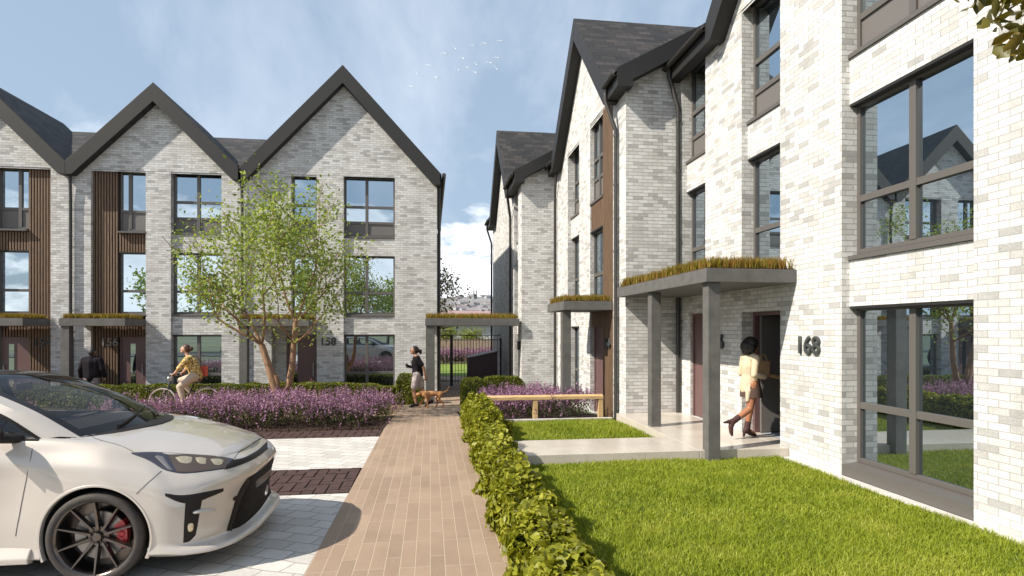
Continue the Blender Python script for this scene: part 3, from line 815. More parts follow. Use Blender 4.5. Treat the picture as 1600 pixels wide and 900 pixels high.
# raised stone walkway and entrance landing
wb = MB()
wb.box(0.68, 4.0, 8.45, 9.60, -0.1, 0.15); wb.box(4.003, 5.445, 8.45, 12.485, -0.1, 0.1502)
wb.box(5.45, 5.76, 8.70, 9.85, -0.1, 0.1515)
tag(wb.build('walkway', M['flag'], None, bevel=0.008), kind='structure')
# paving joint lines are real gaps: thin dark slots between slabs
sheet('lawn_soil', M['earth'], [(0.5, 8.45, 0.655, 5.27, 0.665, 5.27), (9.605, 12.74, 0.665, 3.99, 0.672, 3.99)], 0.0)

def lawn(name, x0, x1, y0, y1, dens, h_, w_):
    k = int((x1 - x0) * (y1 - y0) * dens)
    X = rng.uniform(x0, x1, k); Y = rng.uniform(y0, y1, k)
    pts = np.stack([X, Y, gzv(Y)], 1)
    # patchy: shorter and thinner in places
    # patchy growth: taller drifts and closer-cut spots
    pv = 0.5 + 0.25 * (np.sin(X * 2.3 + 1.1 * np.sin(Y * 1.7)) + np.sin(Y * 2.9 + 1.3 * np.sin(X * 2.1 + 0.7)))
    o = blades(name, pts, h_ * (0.62 + 0.62 * pv), w_, M['grass'], None, lean=1.0)
    o['kind'] = 'stuff'
    return o
lawn('grass', 0.95, 5.27, 3.2, 5.6, 8500, 0.062, 0.0058)
lawn('grass', 0.95, 5.27, 5.6, 8.44, 6500, 0.060, 0.007)
lawn('grass', 1.1, 3.98, 9.62, 12.72, 3200, 0.055, 0.009)

# ================================================================== sky, sun, camera
w = bpy.data.worlds.new('World'); scn.world = w; w.use_nodes = True
t = NT(w.node_tree); bg = w.node_tree.nodes['Background']
sun_to = Vector((-1.0, -0.355, 0.945)).normalized()
elev = math.asin(sun_to.z); azim = math.atan2(sun_to.x, sun_to.y)
sky = t.new('ShaderNodeTexSky'); sky.sky_type = 'NISHITA'; sky.sun_disc = False
sky.sun_elevation = elev; sky.sun_rotation = azim % (2 * math.pi); sky.air_density = 1.0; sky.dust_density = 1.5; sky.ozone_density = 1.0
tc = t.new('ShaderNodeTexCoord'); dirv = tc.outputs['Generated']
sx = t.new('ShaderNodeSeparateXYZ'); t.link(dirv, sx.inputs[0])
zc = t.math('ADD', t.math('MAXIMUM', sx.outputs[2], 0.0), 0.45)
cb = t.new('ShaderNodeCombineXYZ')
t.link(t.math('DIVIDE', sx.outputs[0], zc), cb.inputs[0]); t.link(t.math('DIVIDE', sx.outputs[1], zc), cb.inputs[1])
mp = t.new('ShaderNodeMapping'); mp.inputs['Scale'].default_value = (1.0, 0.6, 1.0); mp.inputs['Rotation'].default_value = (0, 0, 0.9); t.link(cb.outputs[0], mp.inputs[0])
wis = t.noise(mp.outputs[0], 2.1, 8, 0.6, 0.25)
wisp = t.ramp(wis.outputs['Fac'], [(0.46, (0, 0, 0)), (0.9, (0.42, 0.42, 0.42))])
mp2 = t.new('ShaderNodeMapping'); mp2.inputs['Scale'].default_value = (4.2, 4.2, 9.5); mp2.inputs['Location'].default_value = (3.1, 1.4, 0.35); t.link(dirv, mp2.inputs[0])
cu = t.noise(mp2.outputs[0], 1.5, 9, 0.58, 0.25)
lowm = t.ramp(sx.outputs[2], [(0.0, (0.30, 0.30, 0.30)), (0.10, (0.24, 0.24, 0.24)), (0.17, (0.12, 0.12, 0.12)), (0.24, (0, 0, 0))])
cum = t.ramp(t.math('ADD', cu.outputs['Fac'], lowm), [(0.60, (0, 0, 0)), (0.70, (1, 1, 1))])
mp3 = t.new('ShaderNodeMapping'); mp3.inputs['Scale'].default_value = (4.2, 4.2, 9.5); mp3.inputs['Location'].default_value = (3.1, 1.4, 0.43); t.link(dirv, mp3.inputs[0])
cu2 = t.noise(mp3.outputs[0], 1.5, 9, 0.58, 0.25)
shade = t.ramp(t.math('SUBTRACT', cu.outputs['Fac'], cu2.outputs['Fac']), [(0.44, (5.2, 5.6, 6.2)), (0.56, (9.0, 9.0, 9.0))]) if False else t.ramp(cu2.outputs['Fac'], [(0.34, (0.97, 0.97, 0.97)), (0.66, (0.60, 0.64, 0.70))])
ccol = t.vmath('SCALE', shade, scale=9.0)
tint = t.mix(1.0, sky.outputs[0], (1.0, 0.97, 0.93, 1), 'MULTIPLY')
pale = t.mix(0.78, tint, (2.02, 2.60, 3.36, 1))
c1 = t.mix(wisp, pale, (8.2, 8.4, 8.7, 1))
c2 = t.mix(t.math('MULTIPLY', cum, t.ramp(sx.outputs[2], [(0.16, (1, 1, 1)), (0.30, (0, 0, 0))])), c1, ccol)
t.link(c2, bg.inputs['Color']); bg.inputs['Strength'].default_value = 0.098

sd = bpy.data.lights.new('sun', 'SUN'); sd.energy = 3.5; sd.angle = R(0.55); sd.color = (1.0, 0.925, 0.80)
so = bpy.data.objects.new('sun', sd); col.objects.link(so)
so.rotation_euler = (-sun_to).to_track_quat('-Z', 'Y').to_euler(); so.location = (-20, -8, 30)

cd = bpy.data.cameras.new('camera'); cam = bpy.data.objects.new('camera', cd); col.objects.link(cam)
cam.location = (0, 0, 1.95); cam.rotation_euler = (R(90), 0, -math.atan(128 / 930))
cd.sensor_width = 36.0; cd.lens = 930 / 1600 * 36.0; cd.shift_y = 66 / 1600; cd.clip_start = 0.05; cd.clip_end = 8000
scn.camera = cam
vs = scn.view_settings; vs.view_transform = 'Standard'; vs.look = 'None'; vs.gamma = 1.0; vs.use_curve_mapping = False
vs.exposure = 1.13
scn.cycles.use_denoising = True
scn.cycles.max_bounces = 8; scn.cycles.diffuse_bounces = 3; scn.cycles.glossy_bounces = 4; scn.cycles.transmission_bounces = 6; scn.cycles.transparent_max_bounces = 8
scn.cycles.caustics_reflective = False; scn.cycles.caustics_refractive = False
# ================================================================== vegetation
def unit(v): return v / np.maximum(np.linalg.norm(v, axis=1, keepdims=True), 1e-9)

def leaf_verts(C, N, size, aspect=0.6, fold=0.25, rnd=0.7, down=0.0):
    """leaf cards: 4 corners folded on the midrib, facing roughly N"""
    n = len(C)
    N = unit(N + rng.normal(0, rnd, (n, 3)))
    T = rng.normal(0, 1, (n, 3)); T[:, 2] -= down
    T = unit(T - N * np.sum(T * N, 1, keepdims=True))
    B = np.cross(N, T)
    s_ = (size * (0.65 + 0.7 * rng.random(n)))[:, None]
    base = C - T * s_ * 0.5; tip = C + T * s_ * 0.5
    l = C + B * s_ * aspect * 0.5 + N * s_ * fold * 0.5 - T * s_ * 0.06; r_ = C - B * s_ * aspect * 0.5 + N * s_ * fold * 0.5 - T * s_ * 0.06
    v = np.stack([base, r_, tip, l], 1).reshape(-1, 3)
    return v
def leaf_faces(n):
    b = (np.arange(n) * 4)[:, None]
    return np.concatenate([b + np.array([[0, 1, 2]]), b + np.array([[0, 2, 3]])], 0)
def leaves8(name, C, N, size, mat, parent=None, aspect=0.75, fold=0.25, rnd=0.5, down=0.0):
    """rounded leaves with a folded midrib and a curled tip, for plants near the viewer"""
    n = len(C); N = unit(N + rng.normal(0, rnd, (n, 3))); T = rng.normal(0, 1, (n, 3)); T[:, 2] -= down
    T = unit(T - N * np.sum(T * N, 1, keepdims=True)); B = np.cross(N, T)
    s_ = (size * (0.5 + 0.95 * rng.random(n) ** 1.3))[:, None]; w = s_ * aspect * 0.5; cu = (rng.uniform(-0.05, 0.22, n))[:, None] * s_
    pt = lambda a, b, h: C + T * s_ * a + B * w * b + N * (s_ * h)
    base = pt(-0.5, 0, 0.02); m1 = pt(-0.12, 0, -0.02); m2 = pt(0.24, 0, -0.01) - N * cu * 0.3; tip = pt(0.5, 0, 0) - N * cu
    r1 = pt(-0.22, 0.95, fold * 0.45); r2 = pt(0.16, 0.86, fold * 0.4) - N * cu * 0.2; l1 = pt(-0.22, -0.95, fold * 0.45); l2 = pt(0.16, -0.86, fold * 0.4) - N * cu * 0.2
    v = np.stack([base, m1, m2, tip, r1, r2, l1, l2], 1).reshape(-1, 3); b = (np.arange(n) * 8)[:, None]
    f = np.concatenate([b + np.array([q]) for q in ((0, 4, 1), (1, 4, 5), (1, 5, 2), (2, 5, 3), (0, 1, 6), (1, 7, 6), (1, 2, 7), (2, 3, 7))], 0)
    return mesh_np(name, v, f, mat, parent, smooth=True)
def leaves(name, C, N, size, mat, parent=None, **kw):
    return mesh_np(name, leaf_verts(C, N, size, **kw), leaf_faces(len(C)), mat, parent)

M['hedge'] = leaf_mat('hedge_leaf', [(0.075, 0.085, 0.008), (0.17, 0.18, 0.014), (0.26, 0.265, 0.022), (0.36, 0.35, 0.04)], 0.3, 0.45)
M['box'] = leaf_mat('box_leaf', [(0.05, 0.07, 0.01), (0.10, 0.125, 0.014), (0.16, 0.175, 0.02), (0.24, 0.23, 0.03)], 0.28, 0.5)
M['core'] = simple('hedge_twigs', (0.03, 0.03, 0.01), 0.95, 0, 0.4, 30)
M['lav'] = leaf_mat('lavender_flower', [(0.10, 0.048, 0.098), (0.24, 0.12, 0.225), (0.38, 0.21, 0.345), (0.53, 0.34, 0.48)], 0.3, 0.6)
M['lavleaf'] = leaf_mat('lavender_leaf', [(0.03, 0.03, 0.014), (0.065, 0.07, 0.025), (0.11, 0.12, 0.045)], 0.25, 0.7)
M['leaf'] = leaf_mat('street_tree_leaf', [(0.09, 0.13, 0.025), (0.19, 0.25, 0.05), (0.29, 0.36, 0.09), (0.42, 0.46, 0.16)], 0.45, 0.5)
M['olive'] = leaf_mat('olive_leaf', [(0.055, 0.05, 0.012), (0.095, 0.085, 0.016), (0.15, 0.125, 0.02), (0.24, 0.13, 0.02)], 0.25, 0.35)
M['bushleaf'] = leaf_mat('bush_leaf', [(0.10, 0.13, 0.02), (0.18, 0.21, 0.03), (0.28, 0.30, 0.05)], 0.35, 0.5)
M['duskleaf'] = leaf_mat('far_tree_leaf', [(0.06, 0.05, 0.03), (0.10, 0.09, 0.045), (0.17, 0.16, 0.075)], 0.3, 0.5)
M['bark'] = timber_mat('orange_bark', (0.25, 0.14, 0.075), (9, 9, 2.2))
M['bark2'] = timber_mat('grey_bark', (0.11, 0.085, 0.06), (9, 9, 2.2))

def hedge(name, label, x0, x1, y0, y1, h_, size, dens, mat, round_=0.35, bumpy=0.05, zbase=None, seed=1, group=None, sub=3.5):
    """clipped hedge: dark twig core and a skin of leaves over a lumpy rounded box"""
    r_ = np.random.default_rng(seed)
    w = x1 - x0; l = y1 - y0
    per = [l * h_, l * h_, w * h_, w * h_, w * l]; tot = sum(per); k = int(tot * dens)
    face = r_.choice(5, k, p=np.array(per) / tot)
    a = r_.random(k); b = r_.random(k)
    P_ = np.zeros((k, 3)); N_ = np.zeros((k, 3))
    for i, (nx, ny) in enumerate(((-1, 0), (1, 0), (0, -1), (0, 1))):
        m_ = face == i
        if nx: P_[m_] = np.stack([np.full(m_.sum(), nx), a[m_] * 2 - 1, b[m_]], 1)
        else: P_[m_] = np.stack([a[m_] * 2 - 1, np.full(m_.sum(), ny), b[m_]], 1)
        N_[m_] = (nx, ny, 0.12)
    m_ = face == 4
    P_[m_] = np.stack([a[m_] * 2 - 1, b[m_] * 2 - 1, np.ones(m_.sum())], 1); N_[m_] = (0, 0, 1)
    X = (x0 + x1) / 2 + P_[:, 0] * w / 2; Y = (y0 + y1) / 2 + P_[:, 1] * l / 2; Z = P_[:, 2] * h_
    # round the shoulders
    ex = np.clip((np.abs(P_[:, 0]) - (1 - round_)) / round_, 0, 1) ** 2 * np.clip((P_[:, 2] - 0.5) / 0.5, 0, 1) ** 2
    Z -= ex * h_ * 0.22
    ph = seed * 1.7
    lump = (np.sin(X * sub * 2.1 + ph) * np.sin(Y * sub * 1.3 + ph * 2) + 0.6 * np.sin(Y * sub * 2.9 + Z * 7 + ph) + 0.5 * np.sin(X * 9 - Y * sub * 2.2 + Z * 9)) * bumpy
    jit = r_.normal(0, bumpy * 0.45, k)
    d = (lump + jit)[:, None]
    C = np.stack([X, Y, Z], 1) + unit(N_) * d
    zb = gzv(C[:, 1]) if zbase is None else zbase
    C[:, 2] = np.maximum(C[:, 2], 0.01) + zb
    H = empty(name, ((x0 + x1) / 2, (y0 + y1) / 2, gz((y0 + y1) / 2))); tag(H, label, 'hedge', group)
    off = np.array([(x0 + x1) / 2, (y0 + y1) / 2, gz((y0 + y1) / 2)])
    (leaves8 if size > 0.055 else leaves)('foliage', C - off, N_, size, mat, H, aspect=0.78, fold=0.3, rnd=0.6)
    cb = MB(off); i_ = bumpy * 1.3 + 0.02
    cb.box(x0 + i_, x1 - i_, y0 + i_, y1 - i_, gz(y1) - 0.05, gz((y0 + y1) / 2) + h_ * 0.82)
    cb.build('stems', M['core'], H)
    return H

hedge('hedge', 'leafy yellow-green hedge between the tan path and the lawn, nearest to the viewer', 0.70, 1.05, 2.5, 8.40, 0.50, 0.066, 3300, M['hedge'], bumpy=0.065, seed=3)
hedge('hedge', 'short far stretch of the leafy hedge by the tan path, left of the timber rail', 0.72, 1.18, 9.55, 12.6, 0.55, 0.060, 3000, M['hedge'], bumpy=0.06, seed=5)
hedge('hedge', 'leafy hedge stretch around the end of the pale walkway', 0.70, 1.09, 8.2, 9.75, 0.49, 0.062, 3300, M['hedge'], bumpy=0.065, seed=8)
hb_ = 'clipped box hedges before the houses'
hedge('box_hedge', 'long low clipped hedge below the left houses, behind the cyclist', -13.0, -1.1, 18.55, 19.15, 0.66, 0.05, 1500, M['box'], bumpy=0.025, seed=11, group=hb_)
hedge('box_hedge', 'taller box hedge end piece behind the walker, beside the gate canopy post', -1.02, -0.22, 18.45, 19.2, 0.92, 0.045, 2200, M['box'], bumpy=0.02, seed=12, group=hb_)
hedge('box_hedge', 'sunlit clipped hedge block right of the path, before the gate', 0.92, 1.52, 16.4, 18.0, 0.80, 0.045, 2400, M['box'], bumpy=0.02, seed=13, group=hb_)
hedge('box_hedge', 'dark clipped hedge block against the far brick wall, beside the bin store', 1.54, 2.75, 17.3, 18.1, 0.84, 0.045, 2400, M['box'], bumpy=0.02, seed=14, group=hb_)

def lavender(name, label, spots, h_, spread, nsp, seed, fl=8, scale=1.0, group='flowering beds'):
    """a planted bed that reads as one mass of flowering stems"""
    r_ = np.random.default_rng(seed)
    S = np.array(spots); n = len(S)
    idx = np.repeat(np.arange(n), nsp); k = len(idx)
    az = r_.uniform(0, 2 * np.pi, k); tilt = np.abs(r_.normal(0.0, 0.55, k)); tilt = np.clip(tilt, 0, 1.35)
    L = h_ * S[idx, 2] * r_.uniform(0.72, 1.05, k)
    d = np.stack([np.cos(az) * np.sin(tilt), np.sin(az) * np.sin(tilt), np.cos(tilt) * 1.0], 1)
    root = np.stack([S[idx, 0], S[idx, 1], gzv(S[idx, 1])], 1) + r_.normal(0, 0.05, (k, 3)) * np.array([1, 1, 0])
    tip = root + d * L[:, None] * np.array([spread, spread, 1.0])
    # florets
    m = k * fl
    u = np.tile(np.linspace(0, 1, fl), k); ii = np.repeat(np.arange(k), fl)
    dd = unit(d * 0.55 + np.array([0, 0, 0.8]))
    C = tip[ii] + dd[ii] * ((u - 0.55) * 0.15 * scale)[:, None] + r_.normal(0, 0.016 * scale, (m, 3)) * (1.25 - u)[:, None]
    Nn = r_.normal(0, 1, (m, 3))
    B = empty(name, (0, 0, 0)); tag(B, label, 'flower bed', group)
    f_ = leaves('flower_spikes', C, Nn, 0.042 * scale, M['lav'], B, aspect=0.62, fold=0.5, rnd=0.8); f_['kind'] = 'stuff'
    # leafy lower part
    k2 = k * 5; i2 = r_.integers(0, k, k2); q = r_.uniform(0.12, 0.86, k2) ** 0.8
    C2 = root[i2] * (1 - q)[:, None] + tip[i2] * q[:, None] + r_.normal(0, 0.03, (k2, 3))
    C2[:, 2] = np.maximum(C2[:, 2], gzv(C2[:, 1]) + 0.02)
    g_ = leaves('stems', C2, d[i2] * 0.3 + r_.normal(0, 1, (k2, 3)), 0.062 * scale, M['lavleaf'], B, aspect=0.26, fold=0.3, rnd=0.5, down=-1.5); g_['kind'] = 'stuff'
    return B

r_ = random.Random(4)
spots = []
y = 12.42
while y < 14.6:
    x = -6.35 + r_.uniform(0, 0.3)
    while x < -0.98 - max(0, (13.0 - y)) * 0.45:
        spots.append((x + r_.uniform(-0.08, 0.08), y + r_.uniform(-0.07, 0.07), r_.uniform(0.62, 1.12) * (0.72 if x < -5.0 and y > 13.2 else 1.0))); x += 0.34
    y += 0.30
lavender('lavender_bed', 'long purple flowering bed between the pale parking bay and the cross path', spots, 0.66, 0.95, 25, 21)
spots = []
y = 13.15
while y < 16.9:
    x = 1.45 + max(0, 14 - y) * 0.1
    while x < 3.75 - max(0, (y - 13.6)) * 0.35:
        spots.append((x + r_.uniform(-0.08, 0.08), y + r_.uniform(-0.07, 0.07), r_.uniform(0.72, 1.0) * (1.12 if (y > 13.6 and x > 2.6) else 0.95))); x += 0.33
    y += 0.34
lavender('lavender_bed', 'purple flowering bed behind the timber rail on the right', spots, 0.68, 0.95, 26, 22)
spots = [(-8.6 - r_.uniform(0, 4), r_.uniform(12.4, 14.5), r_.uniform(0.8, 1.05)) for _ in range(70)]
lavender('lavender_bed', 'purple flowering bed seen behind the white car', spots, 0.66, 0.95, 18, 23, fl=6)
spots = [(r_.uniform(-0.6, 5.2), r_.uniform(41.2, 43.2), r_.uniform(0.85, 1.1)) for _ in range(90)]
lavender('lavender_bed', 'purple flowering bed along the timber fence beyond the gate', spots, 1.0, 1.0, 18, 24, fl=6, scale=1.8)

# bark chips on the bed
k = 6000
C = np.stack([rng.uniform(-8, -0.95, k), 12.0 + 2.4 * rng.random(k) ** 1.6, np.zeros(k)], 1); C[:, 2] = gzv(C[:, 1]) + 0.014
M['chip'] = leaf_mat('bark_chip', [(0.02, 0.011, 0.008), (0.05, 0.026, 0.018), (0.09, 0.045, 0.03)], 0.0, 0.9)
o = leaves('bark_chips', C, np.tile([0, 0, 1.0], (k, 1)), 0.05, M['chip'], None, aspect=0.45, fold=0.2, rnd=0.35); o['kind'] = 'stuff'

# ------------------------------------------------------------------ trees
def limb(mb, p0, dirv, L, r0, depth, tips, rr, gravity=0.0, minr=0.006, split=(2, 3), ang=0.55, shrink=0.72, segs=4):
    p = Vector(p0); d = Vector(dirv).normalized(); pts = [p.copy()]; rads = [r0]
    for i in range(segs):
        d = (d + Vector((rr.uniform(-1, 1), rr.uniform(-1, 1), rr.uniform(-0.6, 0.9) - gravity)) * 0.17).normalized()
        p = p + d * (L / segs); pts.append(p.copy()); rads.append(max(minr, r0 * (1 - 0.38 * (i + 1) / segs)))
    mb.tube(pts, rads, 7 if r0 > 0.02 else 5, caps=False)
    if depth <= 0:
        tips.append((p.copy(), d.copy())); tips.append((pts[2].copy(), d.copy()))
        return
    for k_ in range(rr.randint(*split)):
        a = Vector((rr.uniform(-1, 1), rr.uniform(-1, 1), rr.uniform(-0.35, 0.75)))
        nd = (d + a.normalized() * rr.uniform(0.6, 1.25) * ang / 0.55).normalized()
        limb(mb, p, nd, L * shrink * rr.uniform(0.8, 1.2), rads[-1] * 0.78, depth - 1, tips, rr, gravity, minr, split, ang, shrink, segs)
    if depth >= 2 and len(pts) > 3:
        a = Vector((rr.uniform(-1, 1), rr.uniform(-1, 1), rr.uniform(-0.1, 0.6)))
        limb(mb, pts[2], (d + a).normalized(), L * shrink * 0.9, rads[2] * 0.55, depth - 2, tips, rr, gravity, minr, split, ang, shrink, segs)

def crown_pts(tips, per, rad, keep=None, seed=3):
    r_ = np.random.default_rng(seed)
    T = np.array([list(t[0]) for t in tips]); D = np.array([list(t[1]) for t in tips])
    i = np.repeat(np.arange(len(T)), per)
    C = T[i] + r_.normal(0, rad, (len(i), 3)) - D[i] * r_.uniform(0, rad * 2.0, len(i))[:, None]
    C[:, 2] -= np.abs(r_.normal(0, rad * 0.3, len(i)))
    N_ = unit(r_.normal(0, 0.7, (len(i), 3)) + np.array([0, 0, 0.7]))
    if keep is not None:
        m_ = keep(C); C = C[m_]; N_ = N_[m_]
    return C, N_

# the multi-stemmed street tree
tb = (-3.62, 15.0, gz(15.0)); tr = empty('street_tree', tb)
tag(tr, 'multi-stemmed young tree with airy light green crown in the purple flower bed', 'tree')
mb = MB(tb); tips = []; rr = random.Random(12)
B_ = Vector(tb)
mb.tube([B_ + Vector(q) for q in ((0.02, 0, -0.1), (0.0, 0, 0.25), (-0.03, 0.02, 0.55))], [0.17, 0.14, 0.13], 12, caps=False)
stemL = [(-0.03, 0.0, 0.5), (-0.13, -0.02, 0.9), (-0.25, 0.0, 1.3), (-0.40, 0.03, 1.75)]
stemR = [(0.03, 0.02, 0.5), (0.22, 0.05, 0.75), (0.30, 0.06, 1.2), (0.34, 0.05, 1.75), (0.38, 0.05, 2.3)]
stub = [(0.0, 0.0, 0.55), (-0.02, -0.04, 0.85), (-0.05, -0.05, 1.02)]
mb.tube([B_ + Vector(q) for q in stemL], [0.11, 0.095, 0.085, 0.075], 10, caps=False)
mb.tube([B_ + Vector(q) for q in stemR], [0.095, 0.085, 0.075, 0.065, 0.055], 10, caps=False)
mb.tube([B_ + Vector(q) for q in stub], [0.07, 0.06, 0.05], 9)
for (st, d, L, r0, dep) in ((stemL[-1], (-0.9, -0.1, 0.55), 0.95, 0.05, 3), (stemL[-1], (-0.55, 0.3, 0.9), 1.05, 0.055, 3), (stemL[-1], (0.2, -0.5, 1.0), 1.0, 0.05, 3), (stemL[-1], (-0.5, -0.6, 0.9), 0.95, 0.035, 2),
                            (stemR[-1], (0.25, 0.1, 1.0), 1.2, 0.05, 3), (stemR[-1], (0.7, -0.1, 0.75), 0.9, 0.04, 2), (stemR[-1], (-0.35, 0.3, 1.0), 1.15, 0.045, 3), (stemR[3], (0.7, -0.5, 0.5), 0.75, 0.03, 2), (stemR[3], (-0.1, -0.8, 0.7), 0.9, 0.03, 2)):
    limb(mb, B_ + Vector(st), d, L * 1.22, r0 * 0.78, dep, tips, rr, gravity=0.02)
mb.build('trunk', M['bark'], tr, smooth=True, recalc=False)
def keepf(C):
    q = C - np.array([tb[0] + 0.0, tb[1], tb[2] + 4.4])
    return (q[:, 0] / 2.4) ** 2 + (q[:, 1] / 2.3) ** 2 + (q[:, 2] / 2.85) ** 2 < 1.0
C, N_ = crown_pts(tips, 33, 0.28, keepf, 5)
print('street tree tips', len(tips), 'leaves', len(C))
o = leaves('crown', C - np.array(tb), N_, 0.10, M['leaf'], tr, aspect=0.5, fold=0.25, rnd=0.5, down=0.6)

# the tree standing near the viewer whose twig enters at the upper right
nb = (4.35, 1.35, 0.0); nt = empty('broadleaf_tree', nb); tag(nt, 'tree beside the nearest house, its brown-green leaves hanging in at the top right corner', 'tree')
mb = MB(nb)
mb.tube([(4.35, 1.35, -0.1), (4.33, 1.36, 1.5), (4.28, 1.42, 3.0), (4.2, 1.5, 4.4), (4.15, 1.5, 5.6)], [0.12, 0.10, 0.085, 0.065, 0.04], 10)
br_ = [(4.24, 1.45, 3.6), (3.95, 2.0, 3.95), (3.62, 2.45, 3.98), (3.36, 2.78, 3.86), (3.20, 2.92, 3.74)]
mb.tube(br_, [0.035, 0.026, 0.018, 0.010, 0.005], 7)
tw = [(3.36, 2.78, 3.86), (3.24, 2.92, 3.92), (3.12, 3.0, 3.93)]
mb.tube(tw, [0.008, 0.006, 0.003], 5)
rr = random.Random(31); tips = []
for st, d in (((4.2, 1.5, 4.4), (0.3, -0.8, 0.5)), ((4.15, 1.5, 5.6), (0.2, 0.1, 1)), ((4.28, 1.42, 3.0), (0.6, -0.7, 0.4)), ((4.2, 1.5, 4.8), (-0.1, -0.9, 0.6))):
    limb(mb, st, d, 0.8, 0.03, 2, tips, rr)
mb.build('trunk', M['bark2'], nt, smooth=True, recalc=False)
C, N_ = crown_pts(tips, 14, 0.12, None, 6)
cl = []
def at_px(px_, py_, d_):
    t_ = (px_ - 800) / 930; a_ = math.atan(128 / 930)
    return (d_ * (t_ * math.cos(a_) + math.sin(a_)), d_ * (math.cos(a_) - t_ * math.sin(a_)), 1.95 + (516 - py_) * d_ / 930)
twig = [at_px(1660, -60, 3.3), at_px(1618, 5, 3.25), at_px(1592, 55, 3.2), at_px(1574, 84, 3.15)]
tb_ = MB(nb); tb_.tube([(3.62, 2.45, 3.98)] + twig, [0.012, 0.010, 0.008, 0.006, 0.003], 6)
tb_.tube([twig[0], at_px(1600, -25, 3.3), at_px(1530, -8, 3.3)], [0.008, 0.006, 0.003], 5)
tb_.build('twig', M['bark2'], nt, smooth=True)
for (px_, py_, d_, k_, s_) in ((1590, 20, 3.25, 14, 0.05), (1600, 45, 3.2, 12, 0.05), (1578, 80, 3.15, 7, 0.035), (1592, 62, 3.2, 7, 0.04), (1572, 8, 3.3, 10, 0.05), (1545, -2, 3.3, 8, 0.04), (1512, -8, 3.3, 6, 0.03), (1640, 10, 3.3, 20, 0.09), (1630, -40, 3.3, 20, 0.1)):
    cl.append(np.array(at_px(px_, py_, d_)) + rng.normal(0, s_, (k_, 3)))
Cc = np.concatenate([C] + cl); Nc = np.concatenate([N_, unit(rng.normal(0, 0.6, (sum(len(c_) for c_ in cl), 3)) + np.array([0, 0.2, 0.6]))])
leaves8('crown', Cc - np.array(nb), Nc, 0.105, M['olive'], nt, aspect=0.5, fold=0.15, rnd=0.35, down=0.9)

def simple_tree(name, label, base, h_, rad, mat, per, size, seed, depth=3, bark='bark2', group=None, ang=0.55):
    T = empty(name, base); tag(T, label, 'tree' if 'tree' in name else 'bush', group)
    mb = MB(base); tips = []; rr = random.Random(seed)
    limb(mb, base, (0.03, 0.02, 1), h_ * 0.3, 0.035 * h_ * 0.5 + 0.02, depth, tips, rr, ang=ang, shrink=0.74)
    mb.build('trunk', M[bark], T, smooth=True, recalc=False)
    C, N_ = crown_pts(tips, per, rad, None, seed)
    leaves('crown', C - np.array(base), N_, size, M[mat], T, aspect=0.55, fold=0.25, rnd=0.5, down=0.4)
    return T
simple_tree('garden_tree', 'loose dusky tree beyond the gate, standing left in the gap between the houses', (-0.15, 33.6, -0.42), 6.6, 0.30, 'duskleaf', 15, 0.17, 41, 4)
simple_tree('garden_bush', 'light green bush showing over the timber fence beyond the gate', (3.4, 46.6, -0.42), 3.6, 0.30, 'bushleaf', 34, 0.16, 43, 3)
simple_tree('garden_bush', 'small green bush over the fence, right of the dusky tree', (1.6, 47.5, -0.42), 3.3, 0.28, 'bushleaf', 30, 0.16, 44, 3)
# trees behind the viewer, seen only mirrored in the upper windows
for i_, (x_, y_, h__) in enumerate(((-9, -15, 9.5), (-4.0, -16, 9.0), (1.0, -17, 9.4), (-14, -15, 9.2), (-19, -16, 9.8), (-24, -15, 9.0))):
    simple_tree('park_tree', 'green tree across the street, mirrored in the windows of the left houses', (x_, y_, -0.05), h__, 0.6, 'leaf', 30, 0.36, 50 + i_, 3, group='trees across the street')
# ================================================================== passage, garden and far town
gt = empty('garden_gate', (0.9, 25.4, -0.42)); tag(gt, 'black metal bar gate with a thick centre post in the passage', 'gate')
def gp(mb, *a): mb.box(*a)
o_ = gt.location
mb = MB(o_); mb.box(0.84, 0.96, 25.34, 25.46, -0.45, 1.72); mb.build('post', M['black_metal'], gt)
mb = MB(o_); mb.box(0.30, 0.36, 25.37, 25.43, -0.45, 1.62); mb.build('post', M['black_metal'], gt)
mb = MB(o_); mb.box(2.96, 3.03, 25.37, 25.43, -0.45, 1.62); mb.build('post', M['black_metal'], gt)
for zz in (1.72, 1.52, -0.22):
    mb = MB(o_); mb.box(0.30, 3.0, 25.385, 25.415, zz, zz + 0.035); mb.build('rail', M['black_metal'], gt)
x = 0.42
while x < 2.95:
    if not 0.80 < x < 1.0:
        mb = MB(o_); mb.tube([(x, 25.4, -0.3), (x, 25.4, 1.62 if int(x * 100) % 3 else 1.73)], 0.011, 6); mb.build('bar', M['black_metal'], gt)
    x += 0.128
bs = empty('bin_store', (2.05, 23.8, -0.42)); tag(bs, 'dark slatted bin store with sloping lid behind the gate canopy', 'bin store')
M['bin'] = simple('aubergine_boarding', (0.040, 0.022, 0.028), 0.6, 0, 0.2, 6)
mb = MB(bs.location); mb.prism([(1.5, 23.2, -0.45), (2.62, 23.2, -0.45), (2.62, 23.2, 1.10), (1.5, 23.2, 0.86)], [(1.5, 24.5, -0.45), (2.62, 24.5, -0.45), (2.62, 24.5, 1.10), (1.5, 24.5, 0.86)])
b_ = mb.build('body', M['bin'], bs)
mb = MB(bs.location)
for i in range(8): mb.box(1.52 + i * 0.138, 1.535 + i * 0.138, 23.18, 23.2, -0.4, 0.86 + i * 0.03)
mb.build('cover_strip', M['bin'], b_)
mb = MB(bs.location); mb.prism([(1.45, 23.15, 0.855), (2.67, 23.15, 1.115), (2.67, 23.15, 1.15), (1.45, 23.15, 0.89)], [(1.45, 24.55, 0.855), (2.67, 24.55, 1.115), (2.67, 24.55, 1.15), (1.45, 24.55, 0.89)])
mb.build('lid', simple('bin_lid', (0.12, 0.09, 0.10), 0.5), bs)
